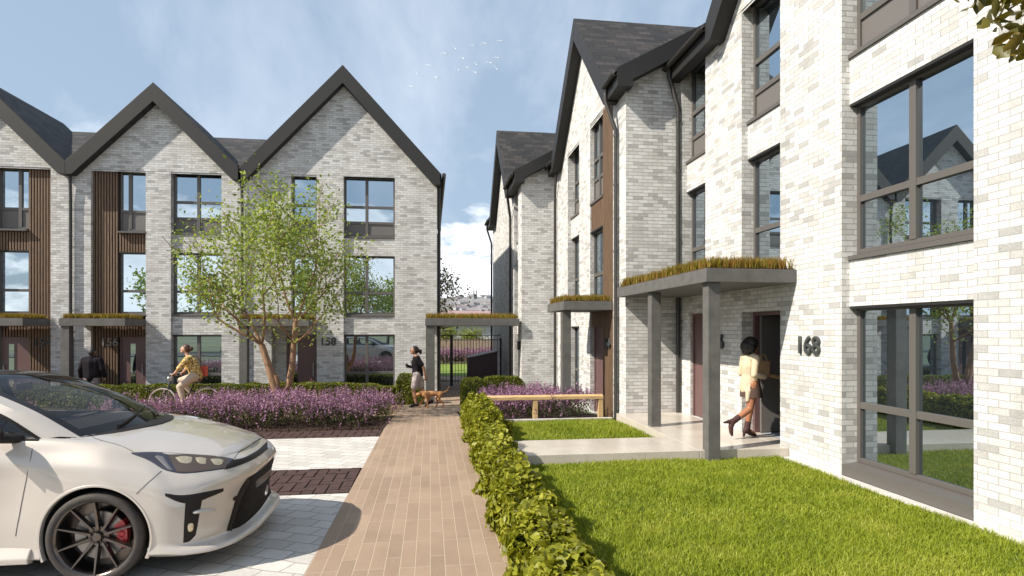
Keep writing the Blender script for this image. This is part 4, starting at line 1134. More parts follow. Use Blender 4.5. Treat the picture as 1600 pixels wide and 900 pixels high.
# back garden
sheet('garden_path', M['cross'], [(21.0, 31, -0.6, 4.1, -0.6, 4.1), (31, 43, -0.6, 0.6, -4.4, -2.2)], -0.004)
sheet('back_lawn', simple('back_lawn_turf', (0.14, 0.20, 0.02), 0.95, 0, 0.25, 3, bump=0.4, bscale=40), [(30.4, 41.4, 0.75, 8, -1.9, 8)], 0.02)
fe = empty('garden_fence', (1, 44, -0.42)); tag(fe, 'weathered vertical board fence behind the back garden', 'fence')
M['fencewood'] = timber_mat('fence_board', (0.36, 0.27, 0.19), (14, 14, 1.2))
mb = MB(fe.location); x = -7.0
while x < 9.0:
    mb.box(x, x + 0.135, 44.0, 44.03, -0.42, 1.30 + random.uniform(-0.01, 0.012)); x += 0.15
mb.build('board_panel', M['fencewood'], fe)
mb = MB(fe.location); mb.box(-7, 9, 44.035, 44.09, 0.2, 0.3); mb.build('rail', M['fencewood'], fe)
mb = MB(fe.location); mb.box(-7, 9, 44.035, 44.09, 1.0, 1.1); mb.build('rail', M['fencewood'], fe)

# timber trip rail before the right-hand bed
tr_ = empty('timber_rail', (2.6, 12.92, 0)); tag(tr_, 'pale timber trip rail on square posts between the small lawn and flower bed', 'rail')
mb = MB(tr_.location); mb.prism([(1.15, 12.86, 0.42), (3.83, 12.86, 0.42), (3.83, 12.86, 0.49), (1.15, 12.86, 0.49)], [(1.15, 12.98, 0.45), (3.83, 12.98, 0.45), (3.83, 12.98, 0.52), (1.15, 12.98, 0.52)])
mb.build('rail', M['pale_wood'], tr_, bevel=0.006)
for x in (1.25, 2.24, 3.72):
    mb = MB(tr_.location); mb.box(x, x + 0.105, 12.87, 12.975, -0.08, 0.425); mb.build('post', M['pale_wood'], tr_, bevel=0.005)

# far town on a rising hillside
hm = MB(); r_ = random.Random(9)
gx = np.linspace(-500, 900, 29); gy = np.linspace(420, 2200, 25)
def hill(x, y): return -7.6 + 95 * min(1, max(0, (y - 430)) / 1150) ** 0.95 + 5 * math.sin(x * 0.011 + y * 0.004) * min(1, (y - 420) / 300)
idx = {}
for j, y in enumerate(gy):
    for i, x in enumerate(gx):
        idx[(i, j)] = len(hm.v); hm.v.append((x, y, hill(x, y)))
for j in range(len(gy) - 1):
    for i in range(len(gx) - 1): hm.f.append((idx[(i, j)], idx[(i + 1, j)], idx[(i + 1, j + 1)], idx[(i, j + 1)]))
o = hm.build('hills', simple('far_hillside', (0.20, 0.20, 0.20), 0.95, 0, 0.35, 0.02), None, smooth=True); tag(o, kind='structure')
M['farwall'] = simple('far_render', (0.36, 0.36, 0.37), 0.9, 0, 0.25, 0.05)
M['farroof'] = simple('far_roof', (0.20, 0.185, 0.19), 0.9, 0, 0.3, 0.05)
proto = None
gtown = 'pale rooftops of the distant town'
for q in range(95):
    d_ = r_.uniform(300, 1560) if q > 12 else r_.uniform(240, 420); px_ = r_.uniform(675, 790)
    t_ = (px_ - 800) / 930; fx = math.sin(math.atan(128 / 930)); fc = math.cos(math.atan(128 / 930))
    X = d_ * (t_ * fc + fx); Y = d_ * (fc - t_ * fx)
    zb = hill(X, Y) if Y > 430 else -0.45 - 7 * min(1, max(0, (Y - 60)) / 360)
    w_ = r_.uniform(8, 18); dp = r_.uniform(7, 12); hh = r_.uniform(3, 6)
    H = empty('distant_building', (X, Y, zb)); tag(H, 'small pale building among the distant rooftops seen through the gap', 'building', gtown)
    H.rotation_euler.z = r_.uniform(-0.6, 0.6)
    mb = MB(); mb.box(-w_ / 2, w_ / 2, -dp / 2, dp / 2, -3, hh); mb.build('wall', M['farwall'], H)
    mb = MB(); mb.prism([(-w_ / 2 - 0.4, -dp / 2 - 0.4, hh), (-w_ / 2 - 0.4, 0, hh + dp * 0.35), (-w_ / 2 - 0.4, dp / 2 + 0.4, hh)], [(w_ / 2 + 0.4, -dp / 2 - 0.4, hh), (w_ / 2 + 0.4, 0, hh + dp * 0.35), (w_ / 2 + 0.4, dp / 2 + 0.4, hh)])
    mb.build('roof', M['farroof'], H)
for (px_, d_, w_, hh) in ((740.5, 1500, 4, 15), (744.5, 1520, 4, 13), (763, 1540, 1.6, 20)):
    t_ = (px_ - 800) / 930; X = d_ * (t_ * fc + fx); Y = d_ * (fc - t_ * fx)
    H = empty('distant_tower', (X, Y, hill(X, Y))); tag(H, {740.5: 'left and taller of the twin tower blocks on the far skyline', 744.5: 'right and lower of the twin tower blocks on the far skyline', 763: 'thin mast on the far skyline, right of the tower blocks'}[px_], 'tower')
    mb = MB(); mb.box(-w_ / 2, w_ / 2, -w_ / 2, w_ / 2, -5, hh); mb.build('shaft', M['farwall'], H)
    mb = MB(); mb.box(-w_ * 0.3, w_ * 0.3, -w_ * 0.3, w_ * 0.3, hh, hh + 4); mb.build('cap', M['farroof'], H)
H = empty('long_shed', (11.5, 122, -2)); tag(H, 'long low building with a pinkish roof just beyond the garden trees', 'building')
mb = MB(H.location); mb.box(-8, 32, 117, 127, -3, 3.0); mb.build('wall', M['farwall'], H)
mb = MB(H.location); mb.prism([(-8.5, 116.3, 3.0), (-8.5, 122, 5.9), (-8.5, 127.7, 3.0)], [(32.5, 116.3, 3.0), (32.5, 122, 5.9), (32.5, 127.7, 3.0)])
mb.build('roof', simple('pink_roof', (0.30, 0.20, 0.195), 0.85, 0, 0.1, 0.3), H)
mb = MB(H.location); mb.box(10.2, 10.6, 121.8, 122.2, 5.5, 7.2); mb.build('flue', M['farwall'], H)

# gulls
M['gull'] = simple('white_feather', (0.92, 0.92, 0.92), 0.8, 0, 0.05)
def gull(kind):
    """wings, body and tail as one small closed mesh; span 1.1 m along local x"""
    prof = {'m': [(-0.55, -0.06), (-0.36, 0.09), (-0.18, 0.10), (0, 0.0), (0.18, 0.06), (0.36, 0.04), (0.55, -0.10)],
            'arc': [(-0.52, 0.08), (-0.36, 0.09), (-0.16, 0.06), (0, 0.0), (0.16, -0.04), (0.34, -0.15), (0.48, -0.28)],
            'v': [(-0.34, 0.34), (-0.24, 0.22), (-0.12, 0.08), (0, -0.02), (0.12, 0.08), (0.25, 0.24), (0.36, 0.34)]}[kind]
    mb = MB(); n = len(prof); up = []; lo = []
    for i, (x, z) in enumerate(prof):
        c_ = 0.17 * (1 - abs(i - 3) / 3.6); sw = 0.05 * abs(i - 3)
        up.append([(x, -c_ * 0.5 + sw, z + 0.008), (x, c_ * 0.5 + sw, z + 0.004)]); lo.append([(x, -c_ * 0.5 + sw, z - 0.012), (x, c_ * 0.5 + sw, z - 0.006)])
    for i in range(n - 1):
        mb.box8([lo[i][0], lo[i + 1][0], lo[i + 1][1], lo[i][1], up[i][0], up[i + 1][0], up[i + 1][1], up[i][1]])
    mb.lathe([(0.003, -0.26), (0.03, -0.20), (0.055, -0.05), (0.06, 0.05), (0.03, 0.2), (0.045, 0.33), (0.004, 0.34)], (0, 0, -0.02), (0, 1, 0), 8)
    return mb
bird_lab = {'m': 'white gull gliding with both wings bowed, in the flock above the gap', 'arc': 'white gull banking with one wing dipped, in the flock above the gap', 'v': 'white gull with wings raised in a V, in the flock above the gap'}
bm_ = {k_: None for k_ in 'm arc v'.split()}
for (px_, py_, k_, s_) in ((643, 135, 'arc', .85), (653, 116, 'v', .7), (671, 102, 'arc', .75), (683.5, 121.5, 'm', 1.0), (696, 84, 'm', .95), (712, 76, 'v', .85), (724, 91, 'arc', .9), (717, 109, 'arc', .8), (730.5, 105.5, 'm', .8), (743, 113, 'arc', .85), (745, 100.5, 'v', .85), (740, 71, 'arc', .75), (759.5, 68, 'm', 1.0), (783, 64, 'arc', .85), (767, 98, 'm', .95), (778.5, 90.5, 'arc', .8), (777, 108, 'v', .9)):
    d_ = 62.0; t_ = (px_ - 800) / 930
    loc = (d_ * (t_ * fc + fx), d_ * (fc - t_ * fx), 1.95 - (py_ - 516) * d_ / 930)
    if bm_[k_] is None: o = gull(k_).build('gull', M['gull'], None, smooth=True); bm_[k_] = o
    else: o = bm_[k_].copy(); col.objects.link(o)
    o.location = loc; o.scale = (s_ * 1.15, s_ * 1.15, s_ * 1.15); o.rotation_euler = (R(25), 0, R(-8 + 7 * math.sin(px_)))
    tag(o, bird_lab[k_], 'gull', 'gulls with bowed wings' if k_ == 'm' else 'gulls banking' if k_ == 'arc' else 'gulls with raised wings')
# ================================================================== white hatchback
CX, CY = -1.545, 5.93            # nose and centre line in the world; the car points along +X
def car_paint():
    m, t, p = mat_new('pearl_white_paint')
    geo = t.new('ShaderNodeNewGeometry')
    n1 = t.noise(geo.outputs['Position'], 900, 2, 0.5); n2 = t.noise(geo.outputs['Position'], 2.5, 4, 0.6)
    c_ = t.mix(0.25, (0.47, 0.425, 0.385, 1), t.ramp(n2.outputs['Fac'], [(0.3, (0.43, 0.385, 0.345)), (0.7, (0.49, 0.45, 0.41))]))
    t.link(c_, p.inputs['Base Color']); p.inputs['Roughness'].default_value = 0.32; p.inputs['Metallic'].default_value = 0.2
    p.inputs['Coat Weight'].default_value = 1.0; p.inputs['Coat Roughness'].default_value = 0.02
    t.link(t.bump(n1.outputs['Fac'], 0.04, 0.001), p.inputs['Normal'])
    return m
M['paint'] = car_paint()
M['trim'] = simple('black_trim', (0.015, 0.0115, 0.0105), 0.45, 0, 0.1, 30, spec=0.2)
M['rubber'] = simple('tyre_rubber', (0.035, 0.028, 0.025), 0.75, 0, 0.25, 40, bump=0.2, bscale=300)
M['rim'] = simple('dark_alloy', (0.13, 0.11, 0.10), 0.2, 0.9, 0.1, 10)
M['disc'] = simple('brake_disc_steel', (0.28, 0.26, 0.25), 0.4, 0.9, 0.15, 20)
M['caliper'] = simple('red_caliper', (0.42, 0.01, 0.02), 0.35, 0, 0.05, coat=0.5)
M['cabin'] = simple('dark_cabin', (0.022, 0.020, 0.024), 0.8, 0, 0.2, 10)
M['cabin2'] = simple('grey_cabin', (0.20, 0.185, 0.185), 0.8, 0, 0.2, 10)
M['lampin'] = simple('lamp_reflector', (0.62, 0.52, 0.36), 0.3, 0.7, 0.1, 40)
M['lampglass'] = simple('lamp_housing', (0.035, 0.032, 0.045), 0.08, 0, 0.1, 10, coat=1.0)
M['seam'] = simple('panel_gap', (0.01, 0.009, 0.009), 0.9, 0, 0.0)
def car_glass():
    m, t, p = mat_new('car_glass')
    lw = t.new('ShaderNodeFresnel'); lw.inputs['IOR'].default_value = 1.5
    tr = t.new('ShaderNodeBsdfTransparent'); tr.inputs[0].default_value = (0.90, 0.90, 0.88, 1)
    gl = t.new('ShaderNodeBsdfGlossy'); gl.inputs['Roughness'].default_value = 0.01; gl.inputs['Color'].default_value = (1, 1, 1, 1)
    mx = t.new('ShaderNodeMixShader')
    t.link(t.math('ADD', t.math('MULTIPLY', lw.outputs[0], 0.5), 0.02, clamp=True), mx.inputs[0]); t.link(tr.outputs[0], mx.inputs[1]); t.link(gl.outputs[0], mx.inputs[2])
    t.link(mx.outputs[0], m.node_tree.nodes['Material Output'].inputs[0])
    return m
M['plate'] = simple('sun_lightened_trim', (0.075, 0.058, 0.05), 0.4, 0, 0.05)  # trim tone lightened: sunlit reflection on the plate panel painted into the colour
M['carglass'] = car_glass()
def grille_mat():
    m, t, p = mat_new('honeycomb_grille')
    geo = t.new('ShaderNodeNewGeometry')
    mp = t.new('ShaderNodeMapping'); mp.inputs['Scale'].default_value = (0.001, 30, 42); t.link(geo.outputs['Position'], mp.inputs[0])
    v = t.new('ShaderNodeTexVoronoi'); v.feature = 'DISTANCE_TO_EDGE'; v.inputs['Scale'].default_value = 1.0; v.inputs['Randomness'].default_value = 0.0
    # staggered rows give the hexagonal net
    sp = t.new('ShaderNodeSeparateXYZ'); t.link(mp.outputs[0], sp.inputs[0])
    row = t.math('MODULO', t.math('FLOOR', sp.outputs[2]), 2.0)
    cb = t.new('ShaderNodeCombineXYZ'); t.link(t.math('ADD', sp.outputs[1], t.math('MULTIPLY', t.math('ABSOLUTE', row), 0.5)), cb.inputs[1]); t.link(sp.outputs[2], cb.inputs[2])
    t.link(cb.outputs[0], v.inputs['Vector'])
    e_ = t.ramp(v.outputs['Distance'], [(0.07, (0.03, 0.024, 0.022)), (0.13, (0.003, 0.002, 0.002))])
    t.link(e_, p.inputs['Base Color']); p.inputs['Roughness'].default_value = 0.6; p.inputs['Specular IOR Level'].default_value = 0.12
    t.link(t.bump(v.outputs['Distance'], 1.0, 0.02), p.inputs['Normal']); p.inputs['Normal'].links[0].from_node.invert = True
    return m
M['grille'] = grille_mat()

car = empty('car', (CX - 2.15, CY, 0.0))
tag(car, 'pearl white hatchback with black ten-spoke wheels parked on the pale setts', 'car')
CO = car.location.copy()

# body as a net: 16 columns from nose centre to tail centre, rows from sill to roof-less deck
def cr(P, n):
    """Catmull-Rom upsample of (k, d) array, n samples per span"""
    P = np.asarray(P, float); k = len(P)
    E_ = np.vstack([2 * P[0] - P[1], P, 2 * P[-1] - P[-2]]); out = []
    for i in range(k - 1):
        p0, p1, p2, p3 = E_[i], E_[i + 1], E_[i + 2], E_[i + 3]
        for t_ in np.arange(n) / n:
            # softened tangents keep the curve from overshooting
            m1 = (p2 - p0) * 0.36; m2 = (p3 - p1) * 0.36
            h00 = 2 * t_ ** 3 - 3 * t_ ** 2 + 1; h10 = t_ ** 3 - 2 * t_ ** 2 + t_; h01 = -2 * t_ ** 3 + 3 * t_ ** 2; h11 = t_ ** 3 - t_ ** 2
            out.append(h00 * p1 + h10 * m1 + h01 * p2 + h11 * m2)
    out.append(P[-1]); return np.array(out)

#            0     1     2     3     4     5     6     7     8     9     10    11    12    13    14    15
S_lip  = [-0.03,-0.02, 0.06, 0.19, 0.36, 0.53, 0.93, 1.34, 1.70, 2.40, 3.25, 3.69, 4.05, 4.25, 4.30, 4.31]
Y_lip  = [0.0,  0.40, 0.70, 0.86, 0.935,0.96, 0.965,0.945,0.915,0.915,0.945,0.965,0.92, 0.78, 0.42, 0.0]
Z_lip  = [0.185,0.185,0.180,0.175,0.18, 0.20, 0.20, 0.20, 0.20, 0.20, 0.20, 0.20, 0.24, 0.28, 0.30, 0.30]
def row(ds, dy, z):
    s = np.array(S_lip) + np.array(ds); y = np.array(Y_lip) + np.array(dy); y[0] = y[-1] = 0.0
    return np.stack([s, y, np.array(z, float)], 1)
c16 = lambda v: np.full(16, float(v))
rows = []
rows.append(row([0.10] * 6 + [0] * 6 + [-0.03] * 4, [0, -.06, -.08, -.08, -.06, -.05] + [-.06] * 6 + [-.05, -.05, -.05, 0], [z - 0.03 for z in Z_lip]))
rows.append(row(c16(0), c16(0), Z_lip))
rows.append(row([0.012] * 6 + [0] * 10, c16(-0.004), [z + 0.035 for z in Z_lip]))
rows.append(row([0.10, 0.10, 0.10, 0.09, 0.055, 0.02] + [0] * 10, [0, -.03, -.035, -.035, -.025, -.012] + [-0.012] * 9 + [0], [z + 0.075 for z in Z_lip]))
rows.append(row([0.095, 0.095, 0.10, 0.09, 0.055, 0.02] + [0] * 10, [0, -.03, -.035, -.03, -.018, -.004, .0, -.01, -.015, -.015, -.004, .004, -.0, 0, 0, 0], [.36, .36, .36, .37, .39, .40, .40, .40, .42, .42, .42, .42, .46, .48, .50, .50]))
rows.append(row([0.075, 0.078, 0.09, 0.09, 0.065, 0.03] + [0] * 10, [0, -.02, -.03, -.028, -.015, .002, .012, -.0, -.03, -.03, .004, .014, .0, 0, 0, 0], [.52, .52, .52, .53, .54, .55, .56, .58, .60, .60, .60, .60, .62, .64, .65, .65]))
rows.append(row([0.01, 0.02, 0.055, 0.09, 0.10, 0.06, 0.01] + [0] * 9, [0, -.02, -.035, -.045, -.032, -.012, .004, -.002, -.02, -.015, .002, .008, -.01, -.02, 0, 0], [.70, .70, .70, .70, .70, .71, .76, .78, .80, .80, .78, .76, .78, .79, .80, .80]))
rows.append(row([0.035, 0.045, 0.095, 0.15, 0.17, 0.12, 0.03] + [0] * 9, [0, -.025, -.05, -.075, -.075, -.06, -.028, -.018, -.005, .002, -.015, -.03, -.04, -.04, 0, 0], [.775, .775, .77, .78, .80, .83, .88, .90, .92, .93, .92, .92, .92, .92, .92, .92]))
rows.append(row([0.085, 0.095, 0.16, 0.225, 0.25, 0.20, 0.06, 0.02] + [0] * 8, [0, -.03, -.07, -.11, -.125, -.125, -.09, -.07, -.04, -.03, -.06, -.08, -.09, -.08, 0, 0], [.83, .83, .83, .85, .88, .915, .975, 1.0, 1.02, 1.03, 1.03, 1.03, 1.02, 1.0, 1.0, 1.0]))
r6s = np.array([.13, .15, .24, .42, .58, .72, .99, 1.36, 1.70, 2.4, 3.25, 3.69, 4.0, 4.14, 4.2, 4.22]); r6y = np.array([0, .36, .58, .70, .755, .785, .815, .825, .83, .845, .84, .82, .77, .64, .36, 0])
r6z = np.array([.862, .862, .872, .905, .945, .975, 1.04, 1.085, 1.105, 1.12, 1.13, 1.13, 1.11, 1.08, 1.07, 1.07])
rows.append(np.stack([r6s, r6y, r6z], 1))
def zc(s):
    return np.interp(s, [.1, .2, .35, .6, .95, 1.4, 2.4, 3.6, 4.2], [.865, .925, .975, 1.035, 1.105, 1.14, 1.15, 1.15, 1.08])
for fr_ in (0.90, 0.68, 0.36, 0.0):
    s = r6s.copy(); y = r6y * fr_
    z = r6z + (np.maximum(zc(s), r6z) - r6z) * (1 - fr_ ** 2.2)
    if fr_ == 0.90: z = z + 0.002
    rows.append(np.stack([s, y, z], 1))
net = np.array(rows)                      # rows x cols x (s,y,z)
NC, NR = 14, 8
fine = np.stack([cr(net[i], NC) for i in range(net.shape[0])], 0)
fine = np.stack([cr(fine[:, j], NR) for j in range(fine.shape[1])], 1)       # R x C x 3
RF, CF = fine.shape[:2]
WHEELS = ((0.93 + 0.085, 0.35), (3.69 + 0.085, 0.35)); ARCH = 0.405
WHEELS = ((1.015, 0.345), (3.775, 0.345))
def toW(s, y, z): return (CX - s, CY + y, z)

keep = np.ones((RF - 1, CF - 1), bool)
cen = (fine[:-1, :-1] + fine[1:, :-1] + fine[:-1, 1:] + fine[1:, 1:]) / 4
for (ws, wz) in WHEELS:
    d = np.hypot(cen[..., 0] - ws, cen[..., 2] - wz); keep &= ~((d < ARCH) & (cen[..., 1] > 0.55))
    keep &= ~((np.abs(cen[..., 0] - ws) < ARCH - 0.02) & (cen[..., 2] < wz) & (cen[..., 1] > 0.55))
snap = fine.copy()
for (ws, wz) in WHEELS:
    d = np.hypot(fine[..., 0] - ws, fine[..., 2] - wz); m_ = (d < ARCH) & (fine[..., 1] > 0.55) & (fine[..., 2] > wz - 0.02)
    k_ = (ARCH / np.maximum(d, 1e-6)); snap[..., 0] = np.where(m_, ws + (fine[..., 0] - ws) * k_, snap[..., 0]); snap[..., 2] = np.where(m_, wz + (fine[..., 2] - wz) * k_, snap[..., 2])
deck_s = 1.02
vs_, fs_, ms_ = [], [], []
for side in (-1, 1):
    b = len(vs_) 
    for i in range(RF):
        for j in range(CF):
            s, y, z = snap[i, j]; vs_.append((CX - s - CO.x, CY + side * y - CO.y, z))
    for i in range(RF - 1):
        for j in range(CF - 1):
            if not keep[i, j]: continue
            q = (b + i * CF + j, b + i * CF + j + 1, b + (i + 1) * CF + j + 1, b + (i + 1) * CF + j)
            fs_.append(q if side == -1 else q[::-1])
            c_ = cen[i, j]; deck = c_[0] > 0.98 + 0.30 * (abs(c_[1]) / 0.74) ** 2 and i >= 9 * NR + 3 and c_[0] < 4.1
            ms_.append(1 if deck else 0)
me = bpy.data.meshes.new('body'); me.from_pydata(vs_, [], fs_)
bm = bmesh.new(); bm.from_mesh(me); bmesh.ops.remove_doubles(bm, verts=bm.verts, dist=0.0008); bmesh.ops.recalc_face_normals(bm, faces=bm.faces); bm.to_mesh(me); bm.free()
me.materials.append(M['paint']); me.materials.append(M['cabin'])
body = bpy.data.objects.new('body', me); col.objects.link(body); body.parent = car
for p_ in me.polygons:
    c_ = p_.center; s = CX - (c_.x + CO.x); yy = abs(c_.y + CO.y - CY)
    if s > 0.98 + 0.30 * (yy / 0.74) ** 2 and c_.z > 1.0 and yy < 0.775 and s < 4.1: p_.material_index = 1
me.shade_smooth()

# --- a finder that puts a photo point onto the modelled skin (design aid: result is plain 3D on the body)
allp = np.concatenate([fine.reshape(-1, 3) * np.array([1, -1, 1]), fine.reshape(-1, 3)], 0)
nrm_ = np.cross(np.gradient(fine, axis=1).reshape(-1, 3), np.gradient(fine, axis=0).reshape(-1, 3)); nrm_ = unit(nrm_)
cenb = np.array([2.1, 0.0, 0.5])
fl_ = np.sign(np.sum(nrm_ * (fine.reshape(-1, 3) - cenb * np.array([1, 1, 1])), 1))[:, None]; nrm_ = nrm_ * np.where(fl_ == 0, 1, fl_)
alln = np.concatenate([nrm_ * np.array([1, -1, 1]), nrm_], 0)
Wp = np.stack([CX - allp[:, 0], CY + allp[:, 1], allp[:, 2]], 1); Wn = np.stack([-alln[:, 0], alln[:, 1], alln[:, 2]], 1)
th_ = math.atan(128 / 930); c0, s0 = math.cos(th_), math.sin(th_)
dep_ = Wp[:, 1] * c0 + Wp[:, 0] * s0; lat_ = Wp[:, 0] * c0 - Wp[:, 1] * s0
UV_ = np.stack([800 + 930 * lat_ / dep_, 516 - 930 * (Wp[:, 2] - 1.95) / dep_], 1)
facing = np.sum(Wn * (np.array([0, 0, 1.95]) - Wp), 1) > 0
def on_body(px, py, off=0.004):
    d = np.hypot(UV_[:, 0] - px, UV_[:, 1] - py) + np.where(facing, 0, 1e3)
    i = np.argsort(d)[:6]; w = 1 / (d[i] + 0.15) ** 2; w /= w.sum()
    i = i[np.linalg.norm(Wp[i] - Wp[i[0]], axis=1) < 0.12]; w = w[:len(i)] / w[:len(i)].sum()
    p = (Wp[i] * w[:, None]).sum(0); n = unit((Wn[i] * w[:, None]).sum(0)[None])[0]
    return p + n * off, n
def curve_px(pts, n):
    P_ = cr(np.array(pts, float), 12); d = np.r_[0, np.cumsum(np.hypot(*np.diff(P_, axis=0).T))]
    return np.stack([np.interp(np.linspace(0, d[-1], n), d, P_[:, k]) for k in (0, 1)], 1)
def skin_patch(name, top, bot, mat, parent, nu=26, nv=7, off=0.005, mirror=True, rim=None, smooth=True):
    T_ = curve_px(top, nu); B_ = curve_px(bot, nu); V = []; F = []
    for v in range(nv):
        f_ = v / (nv - 1)
        for u in range(nu):
            q = T_[u] * (1 - f_) + B_[u] * f_
            edge = min(u, nu - 1 - u, v, nv - 1 - v)
            p, n = on_body(q[0], q[1], off if edge else (-0.004 if rim is None else rim)); V.append(p)
    for v in range(nv - 1):
        for u in range(nu - 1): F.append((v * nu + u, v * nu + u + 1, (v + 1) * nu + u + 1, (v + 1) * nu + u))
    V = np.array(V)
    # ease out sampling noise
    G = V.reshape(nv, nu, 3)
    for _ in range(2):
        H_ = G.copy(); H_[:, 1:-1] = (G[:, :-2] + 2 * G[:, 1:-1] + G[:, 2:]) / 4; G = H_
        H_ = G.copy(); H_[1:-1] = (G[:-2] + 2 * G[1:-1] + G[2:]) / 4; G = H_
    V = G.reshape(-1, 3)
    out = []
    for mir in ((0, 1) if mirror else (0,)):
        W_ = V.copy()
        if mir: W_[:, 1] = 2 * CY - W_[:, 1]
        mb = MB(CO); mb.v = [tuple(q) for q in W_]; mb.f = F
        out.append(mb.build(name, mat, parent, smooth=smooth))
    return out
def skin_line(name, pts, rad, mat, parent, n=26, mirror=True, off=0.0015):
    Q = curve_px(pts, n); P_ = [on_body(a, b, off)[0] for a, b in Q]; P_ = np.array(P_)
    for _ in range(3): P_[1:-1] = (P_[:-2] + 2 * P_[1:-1] + P_[2:]) / 4
    out = []
    for mir in ((0, 1) if mirror else (0,)):
        W_ = P_.copy()
        if mir: W_[:, 1] = 2 * CY - W_[:, 1]
        mb = MB(CO); mb.tube(list(W_), rad, 5); out.append(mb.build(name, mat, parent, smooth=True))
    return out

# headlights
hl_ = skin_patch('headlight', [(205, 707), (240, 706), (290, 709), (335, 712), (366, 717)], [(205, 709), (232, 719), (258, 735), (290, 740), (352, 733)], M['lampglass'], car, 34, 9, 0.007, rim=0.001)
for h_ in hl_: h_['label'] = 'dark glazed headlight with three bright reflectors'
def lamp_in(top, bot, mat, name):
    o_ = skin_patch(name, top, bot, mat, car, 12, 5, 0.0105 if name == 'bezel' else 0.0135, rim=0.006)
    for k_, q in enumerate(o_): q.parent = hl_[k_]
lamp_in([(262, 711), (300, 711), (345, 714), (358, 718)], [(276, 737), (300, 738), (340, 733), (352, 731)], M['plate'], 'bezel')
lamp_in([(274, 715), (286, 713), (300, 715)], [(280, 725), (290, 728), (300, 726)], M['lampin'], 'reflector')
lamp_in([(305, 716), (312, 715), (322, 717)], [(309, 726), (316, 728), (323, 727)], M['lampin'], 'reflector')
lamp_in([(328, 718), (338, 717), (350, 719)], [(333, 727), (340, 728), (347, 726)], M['lampin'], 'reflector')
lamp_in([(240, 712), (248, 712), (256, 714)], [(262, 733), (266, 735), (270, 736)], M['disc'], 'light_strip')
# upper slit between bonnet and bumper
skin_patch('upper_grille', [(362, 719), (380, 716), (402, 704), (417, 690)], [(350, 734), (372, 728), (398, 717), (418, 702)], M['trim'], car, 24, 5, 0.010, mirror=False, rim=0.004)
# main grille with plate panel and side blade
skin_patch('lower_grille', [(390, 745), (405, 735), (418, 724), (428, 712)], [(354, 830), (378, 822), (404, 799), (424, 770)], M['grille'], car, 26, 14, 0.006, mirror=False, rim=0.002)
skin_patch('grille_frame', [(354, 828), (368, 780), (378, 758), (388, 745)], [(362, 830), (374, 786), (384, 764), (393, 749)], M['trim'], car, 20, 4, 0.012, mirror=False, rim=0.002)
skin_patch('grille_frame', [(363, 775), (380, 768), (395, 760), (404, 753)], [(361, 786), (380, 779), (395, 771), (404, 764)], M['trim'], car, 16, 4, 0.012, mirror=False)
skin_patch('plate_panel', [(396, 750), (408, 741), (418, 733), (427, 724)], [(397, 768), (408, 759), (418, 750), (427, 741)], M['plate'], car, 16, 5, 0.018, mirror=False)
# corner vent: upper blade, vertical duct, white fin, fog lamp
vt = skin_patch('corner_vent', [(258, 771), (285, 774), (315, 770), (349, 763)], [(258, 775), (280, 785), (304, 786), (349, 768)], M['trim'], car, 24, 5, 0.010, rim=0.001)
dk = skin_patch('corner_duct', [(290, 778), (300, 777), (317, 773)], [(286, 848), (296, 846), (306, 836)], M['trim'], car, 10, 16, 0.006, rim=0.001)
fin = skin_patch('corner_fin', [(299, 799), (315, 794), (338, 794)], [(299, 804), (315, 803), (338, 799)], M['paint'], car, 14, 5, 0.03)
fg = skin_patch('fog_lamp', [(292, 818), (298, 814), (304, 817)], [(292, 830), (297, 834), (303, 829)], M['lampin'], car, 9, 7, 0.014)
# panel gaps
for pts in ([(138, 676), (146, 684), (165, 690), (190, 697), (208, 706)], [(366, 716), (374, 706), (392, 695), (408, 685)], [(252, 736), (236, 750), (222, 763), (213, 772)], [(53, 684), (51, 700), (43, 740), (33, 790), (24, 838)], [(138, 676), (118, 678), (100, 680), (52, 683)]):
    skin_line('panel_gap', pts, 0.0019, M['seam'], car)

